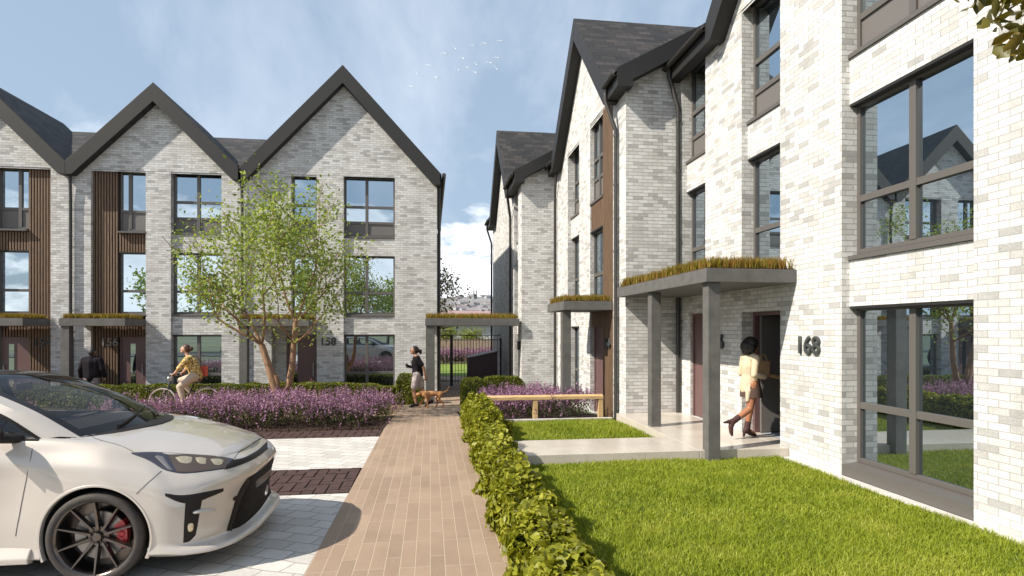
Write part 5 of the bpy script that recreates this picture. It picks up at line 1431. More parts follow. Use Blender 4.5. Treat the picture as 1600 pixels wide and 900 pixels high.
# wheels, brakes, arch linings
def wheel(ws, side, front):
    cy = CY + side * 0.865; wc = Vector((CX - ws, cy, 0.345)); ax = Vector((0, side, 0))
    w = empty('wheel', (0, 0, 0)); w.parent = car; w.location = wc - CO
    def B(mb, name, mat, **k_):
        o = mb.build(name, mat, None, **k_); o.parent = w; return o
    z0 = Vector((0, 0, 0))
    mb = MB(); mb.lathe([(0.280, -0.105), (0.305, -0.115), (0.335, -0.108), (0.350, -0.085), (0.351, 0.06), (0.347, 0.085), (0.336, 0.10), (0.315, 0.106), (0.298, 0.103), (0.289, 0.094), (0.284, 0.08)], z0, ax, 64)
    B(mb, 'tyre', M['rubber'], smooth=True)
    mb = MB(); mb.lathe([(0.296, 0.098), (0.290, 0.094), (0.280, 0.088), (0.272, 0.07), (0.262, -0.09), (0.05, -0.095)], z0, ax, 64)
    B(mb, 'rim', M['rim'], smooth=True, angle=60)
    mb = MB(); mb.lathe([(0.0, 0.058), (0.03, 0.058), (0.034, 0.05), (0.034, 0.03), (0.078, 0.036), (0.085, 0.02), (0.085, -0.02)], z0, ax, 32)
    for k_ in range(10):
        a = 2 * math.pi * k_ / 10 + math.pi / 2; d = Vector((math.cos(a), 0, math.sin(a))); t_ = Vector((-math.sin(a), 0, math.cos(a)))
        def q(r_, hw, n_): return [d * r_ + t_ * hw + ax * n_, d * r_ - t_ * hw + ax * n_]
        lo0, lo1 = q(0.05, 0.022, 0.012), q(0.280, 0.012, 0.058); hi0, hi1 = q(0.05, 0.010, 0.048), q(0.282, 0.005, 0.094)
        mb.box8([lo0[0], lo0[1], lo1[1], lo1[0], hi0[0], hi0[1], hi1[1], hi1[0]])
    B(mb, 'spokes', M['rim'], bevel=0.002)
    for k_ in range(5):
        a = 2 * math.pi * k_ / 5 + math.pi / 2 + 0.31; d = Vector((math.cos(a), 0, math.sin(a)))
        mb = MB(); mb.lathe([(0.0, 0.042), (0.011, 0.042), (0.011, 0.03), (0.016, 0.03), (0.019, 0.052), (0.022, 0.050), (0.022, 0.0)], d * 0.057, ax, 14); B(mb, 'wheel_nut', M['rim'], smooth=True)
    mb = MB(); mb.lathe([(0.06, 0.0), (0.185, 0.0), (0.187, -0.004), (0.187, -0.022), (0.06, -0.022)], z0, ax, 48, True); B(mb, 'brake_disc', M['disc'], smooth=True)
    mb = MB(); n_ = 9; a0, a1 = (0.62, -0.52) if True else (0, 0)
    for k_ in range(n_ - 1):
        A = [a0 + (a1 - a0) * (k_ + e_) / (n_ - 1) for e_ in (0, 1)]
        P_ = []
        for nn in (-0.04, 0.022):
            for (r_, an) in ((0.128, A[0]), (0.205, A[0]), (0.205, A[1]), (0.128, A[1])): P_.append(Vector((math.cos(an), 0, math.sin(an))) * r_ + ax * nn)
        mb.box8(P_)
    for an in (0.32, 0.05, -0.24): mb.sphere(Vector((math.cos(an), 0, math.sin(an))) * 0.165 + ax * 0.02, (0.026, 0.012, 0.026), 10, 6)
    B(mb, 'caliper', M['caliper'], bevel=0.0)
    return w
for (ws, wz) in WHEELS:
    for side in (-1, 1): wheel(ws, side, True)
# arch edges and liners
side_y = fine[2 * NR:8 * NR, :, :].reshape(-1, 3)
def ysurf(s, z):
    d = np.hypot(side_y[:, 0] - s, side_y[:, 2] - z) + (side_y[:, 1] < 0.6) * 5; i = np.argsort(d)[:5]; w = 1 / (d[i] + 0.004); return float((side_y[i, 1] * w).sum() / w.sum())
for (ws, wz) in WHEELS:
    A = np.linspace(-0.42, math.pi + 0.42, 49); ys = np.array([ysurf(ws + (ARCH + 0.012) * math.cos(a), max(0.2, wz + (ARCH + 0.012) * math.sin(a))) for a in A])
    for _ in range(6): ys[1:-1] = (ys[:-2] + 2 * ys[1:-1] + ys[2:]) / 4
    for side in (-1, 1):
        def ring(r_, dy): return [toW(ws + r_ * math.cos(a), side * (y_ + dy), wz + r_ * math.sin(a)) for a, y_ in zip(A, ys)]
        R_ = [ring(ARCH + 0.020, -0.006), ring(ARCH + 0.010, 0.006), ring(ARCH - 0.004, 0.006), ring(ARCH - 0.010, -0.010), ring(ARCH - 0.010, -0.03)]
        mb = MB(CO); n_ = len(A)
        for r_ in R_: mb.v += r_
        for k_ in range(len(R_) - 1):
            for i in range(n_ - 1): mb.f.append((k_ * n_ + i, k_ * n_ + i + 1, (k_ + 1) * n_ + i + 1, (k_ + 1) * n_ + i))
        mb.build('arch_lip', M['paint'], car, smooth=True)
        mb = MB(CO); n_ = len(A)
        in_ = [toW(ws + (ARCH - 0.009) * math.cos(a), side * (y_ - 0.028), wz + (ARCH - 0.009) * math.sin(a)) for a, y_ in zip(A, ys)]; ou = [toW(ws + (ARCH - 0.009) * math.cos(a), side * 0.52, wz + (ARCH - 0.009) * math.sin(a)) for a in A]
        mb.v += in_ + ou
        for i in range(n_ - 1): mb.f.append((i, i + 1, n_ + i + 1, n_ + i))
        mb.f.append(tuple(range(n_, 2 * n_)))
        mb.build('arch_liner', M['seam'], car)
for side in (-1, 1):
    mb = MB(CO); q_ = lambda s, o_: [toW(s, side * (0.90 + o_), 0.165), toW(s, side * (0.965 + o_), 0.175), toW(s, side * (0.968 + o_), 0.215), toW(s, side * (0.935 + o_), 0.27), toW(s, side * (0.90 + o_), 0.29)]
    mb.prism(q_(1.475, 0.0), q_(3.26, 0.0)); mb.build('side_skirt', M['paint'], car, bevel=0.008)
mb = MB(CO); mb.box(CX - 4.1, CX - 0.25, CY - 0.72, CY + 0.72, 0.17, 0.19); mb.build('underside', M['seam'], car)

# greenhouse ------------------------------------------------------------------
inner = np.array([(1.24, .705, 1.085), (1.58, .672, 1.29), (1.93, .630, 1.445), (2.28, .590, 1.535), (2.85, .575, 1.560), (3.55, .56, 1.535), (4.02, .52, 1.475)])
outer = np.array([(1.48, .800, 1.095), (1.74, .772, 1.265), (2.06, .720, 1.40), (2.42, .672, 1.472), (2.9, .655, 1.490), (3.55, .638, 1.462), (4.04, .59, 1.40)])
IN = cr(inner, 8); OU = cr(outer, 8)
def strip_mesh(name, A_, B_, mat, mid=None, parent=None, both=True, thick=None):
    out = []
    for side in ((-1, 1) if both else (1,)):
        mb = MB(CO); n_ = len(A_); rws = [A_] + ([mid] if mid is not None else []) + [B_]
        for r_ in rws: mb.v += [toW(q[0], side * q[1], q[2]) for q in r_]
        for k_ in range(len(rws) - 1):
            for i in range(n_ - 1): mb.f.append((k_ * n_ + i, k_ * n_ + i + 1, (k_ + 1) * n_ + i + 1, (k_ + 1) * n_ + i))
        out.append(mb.build(name, mat, parent or car, smooth=True))
    return out
MI = (IN + OU) / 2 + np.array([0, 0.022, 0.018])
strip_mesh('pillar', IN, OU, M['paint'], MI)
# roof: crowned between the two rails from header to tailgate
kR = 24
def roof_grid(Aedge, crown, n=13):
    mb = MB(CO); m_ = len(Aedge)
    for j in range(n):
        f_ = -1 + 2 * j / (n - 1)
        for q in Aedge: mb.v.append(toW(q[0], f_ * q[1], q[2] + crown * (1 - f_ * f_)))
    for j in range(n - 1):
        for i in range(m_ - 1): mb.f.append((j * m_ + i, j * m_ + i + 1, (j + 1) * m_ + i + 1, (j + 1) * m_ + i))
    return mb
roof_grid(IN[kR:], 0.038).build('roof', M['trim'], car, smooth=True)
# windscreen between base curve and header
def wpt(u, v):
    """u -1..1 across, v 0 base .. 1 header"""
    e = IN[int(round(v * kR))] if False else np.array([np.interp(v * kR, np.arange(kR + 1), IN[:kR + 1, k]) for k in range(3)])
    base_c = 1.0 - 0.0; s = e[0] - (1 - u * u) * (0.25 * (1 - v) + 0.10 * v); y = e[1] * u; z = e[2] + (1 - u * u) * (0.035 + 0.012 * v)
    return s, y, z
mb = MB(CO); nu, nv = 25, 15
for v in range(nv):
    for u in range(nu): mb.v.append(toW(*wpt(-1 + 2 * u / (nu - 1), v / (nv - 1))))
for v in range(nv - 1):
    for u in range(nu - 1): mb.f.append((v * nu + u, v * nu + u + 1, (v + 1) * nu + u + 1, (v + 1) * nu + u))
ws_ = mb.build('windscreen', M['carglass'], car, smooth=True)
mb = MB(CO)
def band(u0, u1, v0, v1, nu_, nv_):
    b = len(mb.v)
    for v in range(nv_ + 1):
        for u in range(nu_ + 1):
            s, y, z = wpt(u0 + (u1 - u0) * u / nu_, v0 + (v1 - v0) * v / nv_); mb.v.append(toW(s, y, z - 0.006))
    for v in range(nv_):
        for u in range(nu_): mb.f.append((b + v * (nu_ + 1) + u, b + v * (nu_ + 1) + u + 1, b + (v + 1) * (nu_ + 1) + u + 1, b + (v + 1) * (nu_ + 1) + u))
band(-1, 1, 0.0, 0.10, 24, 2); band(-1, 1, 0.93, 1.0, 24, 2); band(-1, -0.91, 0.09, 0.94, 2, 14); band(0.91, 1, 0.09, 0.94, 2, 14)
mb.build('screen_border', M['trim'], ws_, smooth=True)
mb = MB(CO)
nW = 24
cw = [toW(wpt(-1 + 2 * i / nW, 0)[0] - 0.005, wpt(-1 + 2 * i / nW, 0)[1] * 1.02, wpt(-1 + 2 * i / nW, 0)[2] + 0.004) for i in range(nW + 1)]; cw2 = [toW(wpt(-1 + 2 * i / nW, 0)[0] - 0.10 * (1 - 0.6 * (i / nW * 2 - 1) ** 2), wpt(-1 + 2 * i / nW, 0)[1] * 1.03, float(zc(max(0.2, wpt(-1 + 2 * i / nW, 0)[0] - 0.1))) + 0.0 - 0.05 * abs(i / nW * 2 - 1) ** 2 + 0.006) for i in range(nW + 1)]
mb.v += cw + cw2
for i in range(nW): mb.f.append((i, i + 1, nW + 2 + i, nW + 1 + i))
mb.build('scuttle', M['trim'], car, smooth=True)
for (u0, v0, u1, v1) in ((-0.62, 0.015, 0.30, 0.14), (0.12, 0.015, 0.86, 0.16)):
    mb = MB(CO); P_ = []
    for i in range(12):
        f_ = i / 11; s, y, z = wpt(u0 + (u1 - u0) * f_, v0 + (v1 - v0) * f_ + 0.02 * math.sin(f_ * 3)); P_.append(toW(s - 0.006, y, z + 0.018))
    mb.tube(P_, [0.011] * 4 + [0.009] * 4 + [0.006] * 4, 6); mb.build('wiper', M['trim'], car, smooth=True)
# side glass, sills of glass, rear
belt = np.array([(1.48, .822, 1.09), (1.74, .828, 1.10), (2.06, .835, 1.112), (2.42, .842, 1.12), (2.9, .842, 1.125), (3.55, .83, 1.13), (4.04, .77, 1.12)]); BE = cr(belt, 8)
j1 = 38
strip_mesh('side_window', OU[:j1], BE[:j1], M['carglass'], (OU[:j1] + BE[:j1]) / 2 + np.array([0, 0.02, 0]))
strip_mesh('rear_quarter', OU[j1 - 1:], BE[j1 - 1:], M['paint'], (OU[j1 - 1:] + BE[j1 - 1:]) / 2 + np.array([0, 0.02, 0]))
for side in (-1, 1):
    mb = MB(CO); mb.tube([toW(q[0], side * (q[1] + 0.002), q[2]) for q in BE[:j1]], 0.012, 6); mb.build('window_trim', M['trim'], car, smooth=True)
    mb = MB(CO); mb.tube([toW(q[0], side * (q[1] + 0.004), q[2] - 0.004) for q in OU[:j1]], 0.013, 6); mb.build('window_trim', M['trim'], car, smooth=True)
    mb = MB(CO)
    for i in (20,): mb.prism([toW(2.62, side * .845, 1.12), toW(2.72, side * .845, 1.12), toW(2.74, side * .66, 1.485), toW(2.66, side * .66, 1.485)], [toW(2.62, side * .825, 1.12), toW(2.72, side * .825, 1.12), toW(2.74, side * .645, 1.485), toW(2.66, side * .645, 1.485)])
    mb.build('door_pillar', M['trim'], car)
    # door mirror: stalk, housing and cap
    mb = MB(CO); mb.tube([toW(1.60, side * .80, 1.10), toW(1.70, side * .93, 1.12)], [0.035, 0.03], 8); st_ = mb.build('door_mirror', M['trim'], car, smooth=True)
    mb = MB(CO); mb.sphere(toW(1.72, side * 1.01, 1.165), (0.085, 0.115, 0.075), 18, 12); mb.build('mirror_cap', M['trim'], st_, smooth=True)
    mb = MB(CO); mb.box(CX - 1.802, CX - 1.792, CY + side * 1.01 - 0.085, CY + side * 1.01 + 0.085, 1.115, 1.215); mb.build('mirror_glass', M['glass'], st_, bevel=0.0)
mb = MB(CO); n_ = 11
for j in range(n_):
    f_ = -1 + 2 * j / (n_ - 1); mb.v.append(toW(4.02, f_ * .55, 1.475 + 0.038 * (1 - f_ * f_)))
for j in range(n_):
    f_ = -1 + 2 * j / (n_ - 1); mb.v.append(toW(4.20, f_ * .74, 1.07))
for j in range(n_ - 1): mb.f.append((j, j + 1, n_ + j + 1, n_ + j))
mb.build('rear_window', M['carglass'], car)
# cabin: dash, wheel, seats, floor lining
mb = MB(CO); mb.prism([toW(1.28, -.66, 1.10), toW(1.62, -.66, 1.13), toW(1.78, -.66, 1.06), toW(1.78, -.66, 0.8), toW(1.28, -.66, 0.8)], [toW(1.28, .66, 1.10), toW(1.62, .66, 1.13), toW(1.78, .66, 1.06), toW(1.78, .66, 0.8), toW(1.28, .66, 0.8)])
mb.build('dashboard', M['cabin2'], car, bevel=0.03)
mb = MB(CO); c_ = Vector(toW(1.98, -.36, 1.08)); a_ = Vector((1, 0, -0.45)).normalized(); u_ = Vector((0, 1, 0)); w_ = a_.cross(u_)
mb.tube([c_ + u_ * 0.18 * math.cos(q) + w_ * 0.18 * math.sin(q) for q in np.linspace(0, 2 * math.pi, 25)], 0.014, 8); mb.build('steering_wheel', M['cabin'], car, smooth=True)
for side in (-1, 1):
    mb = MB(CO); mb.prism([toW(2.35, side * .36 - .22, 0.7), toW(2.50, side * .36 - .22, 0.7), toW(2.68, side * .36 - .20, 1.22), toW(2.58, side * .36 - .20, 1.24)], [toW(2.35, side * .36 + .22, 0.7), toW(2.50, side * .36 + .22, 0.7), toW(2.68, side * .36 + .20, 1.22), toW(2.58, side * .36 + .20, 1.24)])
    s_ = mb.build('seat', M['cabin2'], car, bevel=0.03)
    mb = MB(CO); mb.sphere(toW(2.66, side * .36, 1.31), (0.05, 0.12, 0.08), 14, 8); mb.build('headrest', M['cabin2'], s_, smooth=True)
mb = MB(CO); mb.tube([toW(2.12, 0.0, 1.50), toW(2.10, 0, 1.46)], 0.01, 6); mb.box(CX - 2.115, CX - 2.085, CY - 0.11, CY + 0.11, 1.415, 1.475); mb.build('rear_view_mirror', M['cabin'], car)
# ================================================================== people, dog, bicycle
def skin_mat(name, c_): return simple(name, c_, 0.55, 0, 0.08, 30, bump=0.05, bscale=300)
def cloth(name, c_, n=0.15): return simple(name, c_, 0.9, 0, n, 18, bump=0.35, bscale=45, detail=6, spec=0.12)

def caps(mb, p0, r0, p1, r1, n=12):
    p0 = Vector(p0); p1 = Vector(p1)
    mb.tube([p0, p1], [r0, r1], n); mb.sphere(p0, r0, n, 8); mb.sphere(p1, r1, n, 8)
def chain(mb, pts, n=12):
    for a, b in zip(pts[:-1], pts[1:]): caps(mb, a[0], a[1], b[0], b[1], n)
def fuse(name, mb, mat, parent, voxel=0.009, smooth=2, flat=None):
    """one continuous skin over the capsules"""
    me = bpy.data.meshes.new('tmp'); me.from_pydata(mb.v, [], mb.f)
    o = bpy.data.objects.new('tmp', me); col.objects.link(o)
    bm = bmesh.new(); bm.from_mesh(me); bmesh.ops.recalc_face_normals(bm, faces=bm.faces); bm.to_mesh(me); bm.free()
    rm = o.modifiers.new('r', 'REMESH'); rm.mode = 'VOXEL'; rm.voxel_size = voxel; rm.use_smooth_shade = True
    if smooth:
        sm = o.modifiers.new('s', 'SMOOTH'); sm.factor = 0.5; sm.iterations = smooth
    bpy.context.view_layer.update()
    m2 = bpy.data.meshes.new_from_object(o.evaluated_get(bpy.context.evaluated_depsgraph_get()))
    bpy.data.objects.remove(o); bpy.data.meshes.remove(me)
    m2.name = name; m2.materials.clear(); m2.materials.append(mat); m2.shade_smooth()
    r = bpy.data.objects.new(name, m2); col.objects.link(r)
    if parent: r.parent = parent
    return r

def hand(mb, wrist, d, palm, side, curl=0.5, s_=1.0):
    """palm and five curled fingers. d: pointing direction, palm: palm normal, side +1 if the thumb lies on d x palm"""
    w = Vector(wrist); d = Vector(d).normalized(); pn = Vector(palm); pn = (pn - d * pn.dot(d)).normalized(); t = d.cross(pn).normalized() * side
    for k_ in (-1, 0, 1): caps(mb, w + t * 0.012 * k_ * s_, 0.017 * s_, w + d * 0.075 * s_ + t * 0.022 * k_ * s_, 0.014 * s_, 8)
    for k_, (ln, off) in enumerate(((0.070, 0.031), (0.080, 0.011), (0.074, -0.010), (0.058, -0.030))):
        p = w + d * 0.078 * s_ + t * off * s_; a = 0.0; r_ = 0.0092 * s_
        for seg in (0.42, 0.33, 0.25):
            a += curl * 0.95; q = p + (d * math.cos(a) + pn * math.sin(a)) * ln * seg * s_
            caps(mb, p, r_, q, r_ * 0.92, 7); p = q; r_ *= 0.92
    p = w + d * 0.02 * s_ + t * 0.026 * s_; q = p + (d * 0.6 + t * 0.75 + pn * 0.25) * 0.038 * s_; u = q + (d * 0.85 + t * 0.15 + pn * (0.25 + curl * 0.5)) * 0.032 * s_
    caps(mb, p, 0.0125 * s_, q, 0.0105 * s_, 7); caps(mb, q, 0.0105 * s_, u, 0.009 * s_, 7)

def head(mb, c_, f, s_=1.0, up=(0, 0, 1)):
    """skull, jaw, nose, brow, lips, ears; f is the facing direction"""
    c_ = Vector(c_); f = Vector(f).normalized(); u = Vector(up); u = (u - f * u.dot(f)).normalized(); l = u.cross(f)
    P_ = lambda a, b, h: c_ + f * a * s_ + l * b * s_ + u * h * s_
    mb.sphere(P_(-0.012, 0, 0.022), 0.089 * s_, 16, 12); mb.sphere(P_(0.022, 0, 0.0), 0.074 * s_, 16, 12)
    for b in (-1, 1):
        caps(mb, P_(0.01, 0.046 * b, -0.03), 0.03 * s_, P_(0.066, 0.014 * b, -0.082), 0.024 * s_, 8)
        mb.sphere(P_(-0.005, 0.078 * b, -0.005), 0.018 * s_, 8, 6); mb.sphere(P_(0.062, 0.038 * b, -0.022), 0.024 * s_, 8, 6)
        caps(mb, P_(0.083, 0.012 * b, 0.026), 0.011 * s_, P_(0.072, 0.042 * b, 0.026), 0.010 * s_, 6)
    caps(mb, P_(0.086, 0, 0.018), 0.010 * s_, P_(0.108, 0, -0.022), 0.013 * s_, 7)
    caps(mb, P_(0.088, -0.014, -0.052), 0.009 * s_, P_(0.088, 0.014, -0.052), 0.009 * s_, 6)
    mb.sphere(P_(0.078, 0, -0.086), 0.019 * s_, 8, 6)
def eyes(parent, c_, f, s_=1.0):
    c_ = Vector(c_); f = Vector(f).normalized(); u = Vector((0, 0, 1)); u = (u - f * u.dot(f)).normalized(); l = u.cross(f)
    for b in (-1, 1):
        mb = MB(); mb.sphere(c_ + f * 0.079 * s_ + l * 0.031 * b * s_ + u * 0.006 * s_, 0.0105 * s_, 8, 6); mb.build('eye', M['eye'], parent, smooth=True)
M['eye'] = simple('dark_eye', (0.03, 0.02, 0.015), 0.2, 0, 0)
M['skin_brown'] = skin_mat('brown_skin', (0.30, 0.125, 0.062)); M['skin_fair'] = skin_mat('fair_skin', (0.52, 0.30, 0.21)); M['skin_tan'] = skin_mat('tan_skin', (0.36, 0.19, 0.12))
M['hair_dark'] = simple('dark_hair', (0.014, 0.009, 0.008), 0.5, 0, 0.4, 60, bump=0.8, bscale=80); M['hair_brown'] = simple('chestnut_hair', (0.075, 0.026, 0.016), 0.5, 0, 0.3, 60, bump=0.6, bscale=90)

def person(label, loc, yaw):
    o = empty('person', loc, yaw); tag(o, label, 'person'); return o

# ---- woman walking in at the open door (local +x = walking direction)
W = person('person in a cream jacket, short skirt and dark heeled boots stepping through the open door', (5.30, 9.32, 0.151), 0.06)
hipL, hipR = (0.02, 0.085, 0.90), (0.0, -0.085, 0.90)
kneeL, ankL = (0.06, 0.085, 0.50), (0.0, 0.085, 0.14)           # standing leg
kneeR, ankR = (-0.05, -0.085, 0.50), (-0.36, -0.09, 0.30)       # trailing leg, heel lifted
chest = (0.0, 0, 1.20); neck = (0.02, 0, 1.38); hd = (0.05, 0, 1.51)
shL, shR = (0.0, 0.17, 1.335), (0.0, -0.17, 1.335)
elL, elR = (-0.04, 0.20, 1.07), (-0.06, -0.21, 1.07); wrL, wrR = (0.21, 0.10, 1.04), (0.20, -0.13, 1.02)
mb = MB()
chain(mb, [((0, 0, 0.92), 0.125), ((0, 0, 1.05), 0.105), (chest, 0.125), ((0.0, 0, 1.32), 0.095)]); chain(mb, [((0.0, 0.0, 1.32), 0.06), (neck, 0.048), (hd, 0.05)])
for h_, k_, a_, ft in ((hipL, kneeL, ankL, (0.14, 0.085, 0.04)), (hipR, kneeR, ankR, (-0.40, -0.09, 0.18))):
    chain(mb, [(h_, 0.088), (k_, 0.056), (((k_[0] * .6 + a_[0] * .4), k_[1], (k_[2] * .6 + a_[2] * .4)), 0.056), (a_, 0.037), (ft, 0.030)])
for s_, e_, w_ in ((shL, elL, wrL), (shR, elR, wrR)): chain(mb, [((s_[0], s_[1] * .8, s_[2]), 0.06), (s_, 0.055), (e_, 0.042), (w_, 0.029)])
hand(mb, wrL, (0.8, -0.45, 0.25), (0.2, -0.5, 0.8), 1, 0.55); hand(mb, wrR, (0.85, 0.35, 0.15), (0.2, 0.5, 0.8), -1, 0.55)
head(mb, hd, (1, -0.05, -0.12))
fuse('body', mb, M['skin_brown'], W, 0.0085)
eyes(W, hd, (1, -0.05, -0.12))
mb = MB(); mb.sphere((0.01, 0, 1.575), 0.125, 14, 10); mb.sphere((-0.045, 0.0, 1.525), 0.12, 14, 10); mb.sphere((-0.02, 0.06, 1.50), 0.085, 12, 8); mb.sphere((-0.02, -0.06, 1.50), 0.085, 12, 8); mb.sphere((-0.05, 0, 1.455), 0.09, 12, 8)
fuse('hair', mb, M['hair_dark'], W, 0.012)
M['cream'] = cloth('cream_jacket_cloth', (0.55, 0.45, 0.32), 0.08); M['boot'] = simple('oxblood_suede', (0.045, 0.014, 0.013), 0.7, 0, 0.2, 30); M['skirt'] = cloth('brown_skirt_cloth', (0.085, 0.055, 0.045))
mb = MB()
chain(mb, [((-0.01, 0, 0.82), 0.150), ((-0.01, 0, 0.95), 0.143), ((-0.01, 0, 1.06), 0.122), ((-0.01, 0, 1.2), 0.140), ((-0.01, 0, 1.32), 0.10)])
for s_, e_, w_ in ((shL, elL, wrL), (shR, elR, wrR)): caps(mb, (s_[0], s_[1] * .6, s_[2]), 0.080, s_, 0.064)
caps(mb, (-0.09, -0.10, 0.80), 0.05, (-0.11, -0.10, 0.64), 0.03); caps(mb, (-0.02, -0.13, 0.80), 0.035, (-0.02, -0.13, 0.68), 0.025)
jk = fuse('jacket', mb, M['cream'], W, 0.009)
for s_, e_, w_ in ((shL, elL, wrL), (shR, elR, wrR)):
    mb = MB(); chain(mb, [(s_, 0.062), (tuple(np.array(s_) * .5 + np.array(e_) * .5), 0.056), (e_, 0.052), (tuple(np.array(e_) * .3 + np.array(w_) * .7), 0.043), (tuple(np.array(e_) * .12 + np.array(w_) * .88), 0.045)]); fuse('sleeve', mb, M['cream'], jk, 0.009, 1)
mb = MB(); caps(mb, (0.02, 0.03, 1.385), 0.055, (0.11, 0.06, 1.20), 0.028); caps(mb, (0.02, -0.03, 1.385), 0.055, (0.11, -0.06, 1.20), 0.028); fuse('lapel', mb, M['cream'], jk, 0.009, 1)

mb = MB(); mb.lathe([(0.155, 0.0), (0.178, -0.12), (0.188, -0.235), (0.176, -0.235), (0.15, 0.0)], (0.015, 0, 0.92), (0, 0, 1), 28, True)
mb.v = [(x * 0.92 + 0.005, y * 1.02, z) for x, y, z in mb.v]; mb.build('skirt', M['skirt'], W, smooth=True)
for (k_, a_, toe, heel, top) in ((kneeL, ankL, (0.17, 0.085, 0.032), (-0.075, 0.085, 0.0), None), (kneeR, ankR, (-0.405, -0.09, 0.10), (-0.50, -0.09, 0.30), None)):
    mb = MB(); A = Vector(a_); K = Vector(k_); up = (K - A).normalized()
    chain(mb, [(tuple(A + up * 0.11), 0.051), (tuple(A), 0.050)])
    if toe[0] > 0: chain(mb, [(tuple(A + Vector((-0.02, 0, -0.02))), 0.048), ((0.06, 0.085, 0.062), 0.042), ((0.13, 0.085, 0.036), 0.034), ((0.165, 0.085, 0.026), 0.02)]); chain(mb, [((-0.045, 0.085, 0.10), 0.034), ((-0.06, 0.085, 0.015), 0.017)])
    else: chain(mb, [(tuple(A + Vector((-0.02, 0, 0.0))), 0.046), ((-0.405, -0.09, 0.215), 0.042), ((-0.40, -0.09, 0.12), 0.034), ((-0.385, -0.09, 0.075), 0.022)]); chain(mb, [((-0.43, -0.09, 0.30), 0.034), ((-0.53, -0.09, 0.285), 0.017)])
    fuse('boot', mb, M['boot'], W, 0.009)
# things she carries
M['kraft'] = simple('kraft_paper', (0.40, 0.235, 0.115), 0.85, 0, 0.1, 9, bump=0.3, bscale=25)
bg_ = empty('paper_bag', (5.46, 9.25, 1.21), 0.1); tag(bg_, 'brown paper carrier bag held against the chest of the person at the door', 'bag')
mb = MB(); mb.prism([(-0.10, -0.07, 0.0), (0.11, -0.06, -0.03), (0.11, 0.06, -0.03), (-0.10, 0.07, 0.0)], [(-0.13, -0.06, 0.25), (0.14, -0.05, 0.22), (0.14, 0.05, 0.22), (-0.13, 0.06, 0.25)]); mb.build('sack', M['kraft'], bg_, bevel=0.006)
for y_ in (-0.055, 0.055):
    mb = MB(); mb.tube([(-0.06, y_, 0.24), (-0.05, y_, 0.31), (0.0, y_, 0.345), (0.05, y_, 0.305), (0.06, y_, 0.23)], 0.007, 6); mb.build('handle', M['kraft'], bg_, smooth=True)
ph = empty('paper_parcel', (5.66, 9.27, 1.19), 0.0); tag(ph, 'flat folded brown paper parcel sticking out beyond the carrier bag', 'parcel')
mb = MB(); mb.prism([(-0.20, -0.05, 0.02), (0.16, -0.05, -0.06), (0.16, 0.05, -0.06), (-0.20, 0.05, 0.02)], [(-0.19, -0.05, 0.06), (0.19, -0.05, -0.02), (0.19, 0.05, -0.02), (-0.19, 0.05, 0.06)]); mb.build('wrap', M['kraft'], ph, bevel=0.006)

# ---- walker with the dog (faces -X)
K = person('person in a black T-shirt and pale grey shorts striding left beside the dog', (-0.36, 17.45, gz(17.45)), math.pi); K.scale = (1.05, 1.05, 1.05)
mb = MB(); hd = (0.10, 0, 1.56)
chain(mb, [((0, 0, 0.90), 0.135), ((0.02, 0, 1.05), 0.115), ((0.03, 0, 1.22), 0.135), ((0.03, 0, 1.35), 0.10)]); chain(mb, [((0.03, 0, 1.36), 0.06), ((0.06, 0, 1.43), 0.05), (hd, 0.05)])
legs = (((0.02, 0.09, 0.88), (0.10, 0.09, 0.49), (0.03, 0.09, 0.09), (0.16, 0.09, 0.04)), ((0.0, -0.09, 0.88), (-0.10, -0.09, 0.50), (-0.36, -0.09, 0.16), (-0.26, -0.09, 0.05)))
for h_, k_, a_, t_ in legs: chain(mb, [(h_, 0.088), (k_, 0.057), ((k_[0] * .65 + a_[0] * .35, k_[1], k_[2] * .65 + a_[2] * .35), 0.058), (a_, 0.038), (t_, 0.032)])
armN = ((0.0, 0.19, 1.33), (-0.17, 0.23, 1.10), (-0.22, 0.22, 0.87)); armF = ((0.02, -0.19, 1.33), (0.0, -0.23, 1.07), (0.23, -0.19, 1.10))
for s_, e_, w_ in (armN, armF): chain(mb, [((s_[0], s_[1] * .7, s_[2]), 0.065), (s_, 0.055), (e_, 0.042), (w_, 0.030)])
hand(mb, armN[2], (-0.05, -0.05, -1), (0.2, -1, 0), 1, 0.35); hand(mb, armF[2], (0.8, 0.1, 0.5), (-0.3, 0.9, 0.2), -1, 0.9)
head(mb, hd, (1, 0.05, 0.02))
fuse('body', mb, M['skin_tan'], K, 0.0085); eyes(K, hd, (1, 0.05, 0.02))
mb = MB(); mb.sphere((0.065, 0, 1.60), (0.098, 0.092, 0.088), 14, 10); mb.sphere((0.03, 0, 1.565), (0.085, 0.09, 0.09), 12, 8); mb.sphere((-0.075, 0, 1.545), 0.052, 10, 8); mb.sphere((-0.085, 0, 1.495), 0.042, 10, 8); fuse('hair', mb, M['hair_dark'], K, 0.011)
mb = MB(); mb.sphere((0.09, 0, 1.605), (0.0, 0.0, 0.0), 4, 3)
M['black_cloth'] = cloth('black_jersey', (0.014, 0.012, 0.015)); M['grey_cloth'] = cloth('pale_grey_cloth', (0.44, 0.38, 0.37), 0.08); M['shoe'] = simple('black_trainer', (0.016, 0.012, 0.013), 0.7, 0, 0.2, 30)
mb = MB(); chain(mb, [((0, 0, 0.88), 0.155), ((0.0, 0, 1.05), 0.145), ((0.02, 0, 1.22), 0.155), ((0.03, 0, 1.34), 0.105)])
for s_, e_, w_ in (armN, armF): chain(mb, [((s_[0], s_[1] * .7, s_[2]), 0.09), (s_, 0.078), (tuple(np.array(s_) * .35 + np.array(e_) * .65), 0.072)])
fuse('t_shirt', mb, M['black_cloth'], K, 0.011)
mb = MB(); caps(mb, (0, 0.0, 0.90), 0.148, (0.0, 0, 0.84), 0.15)
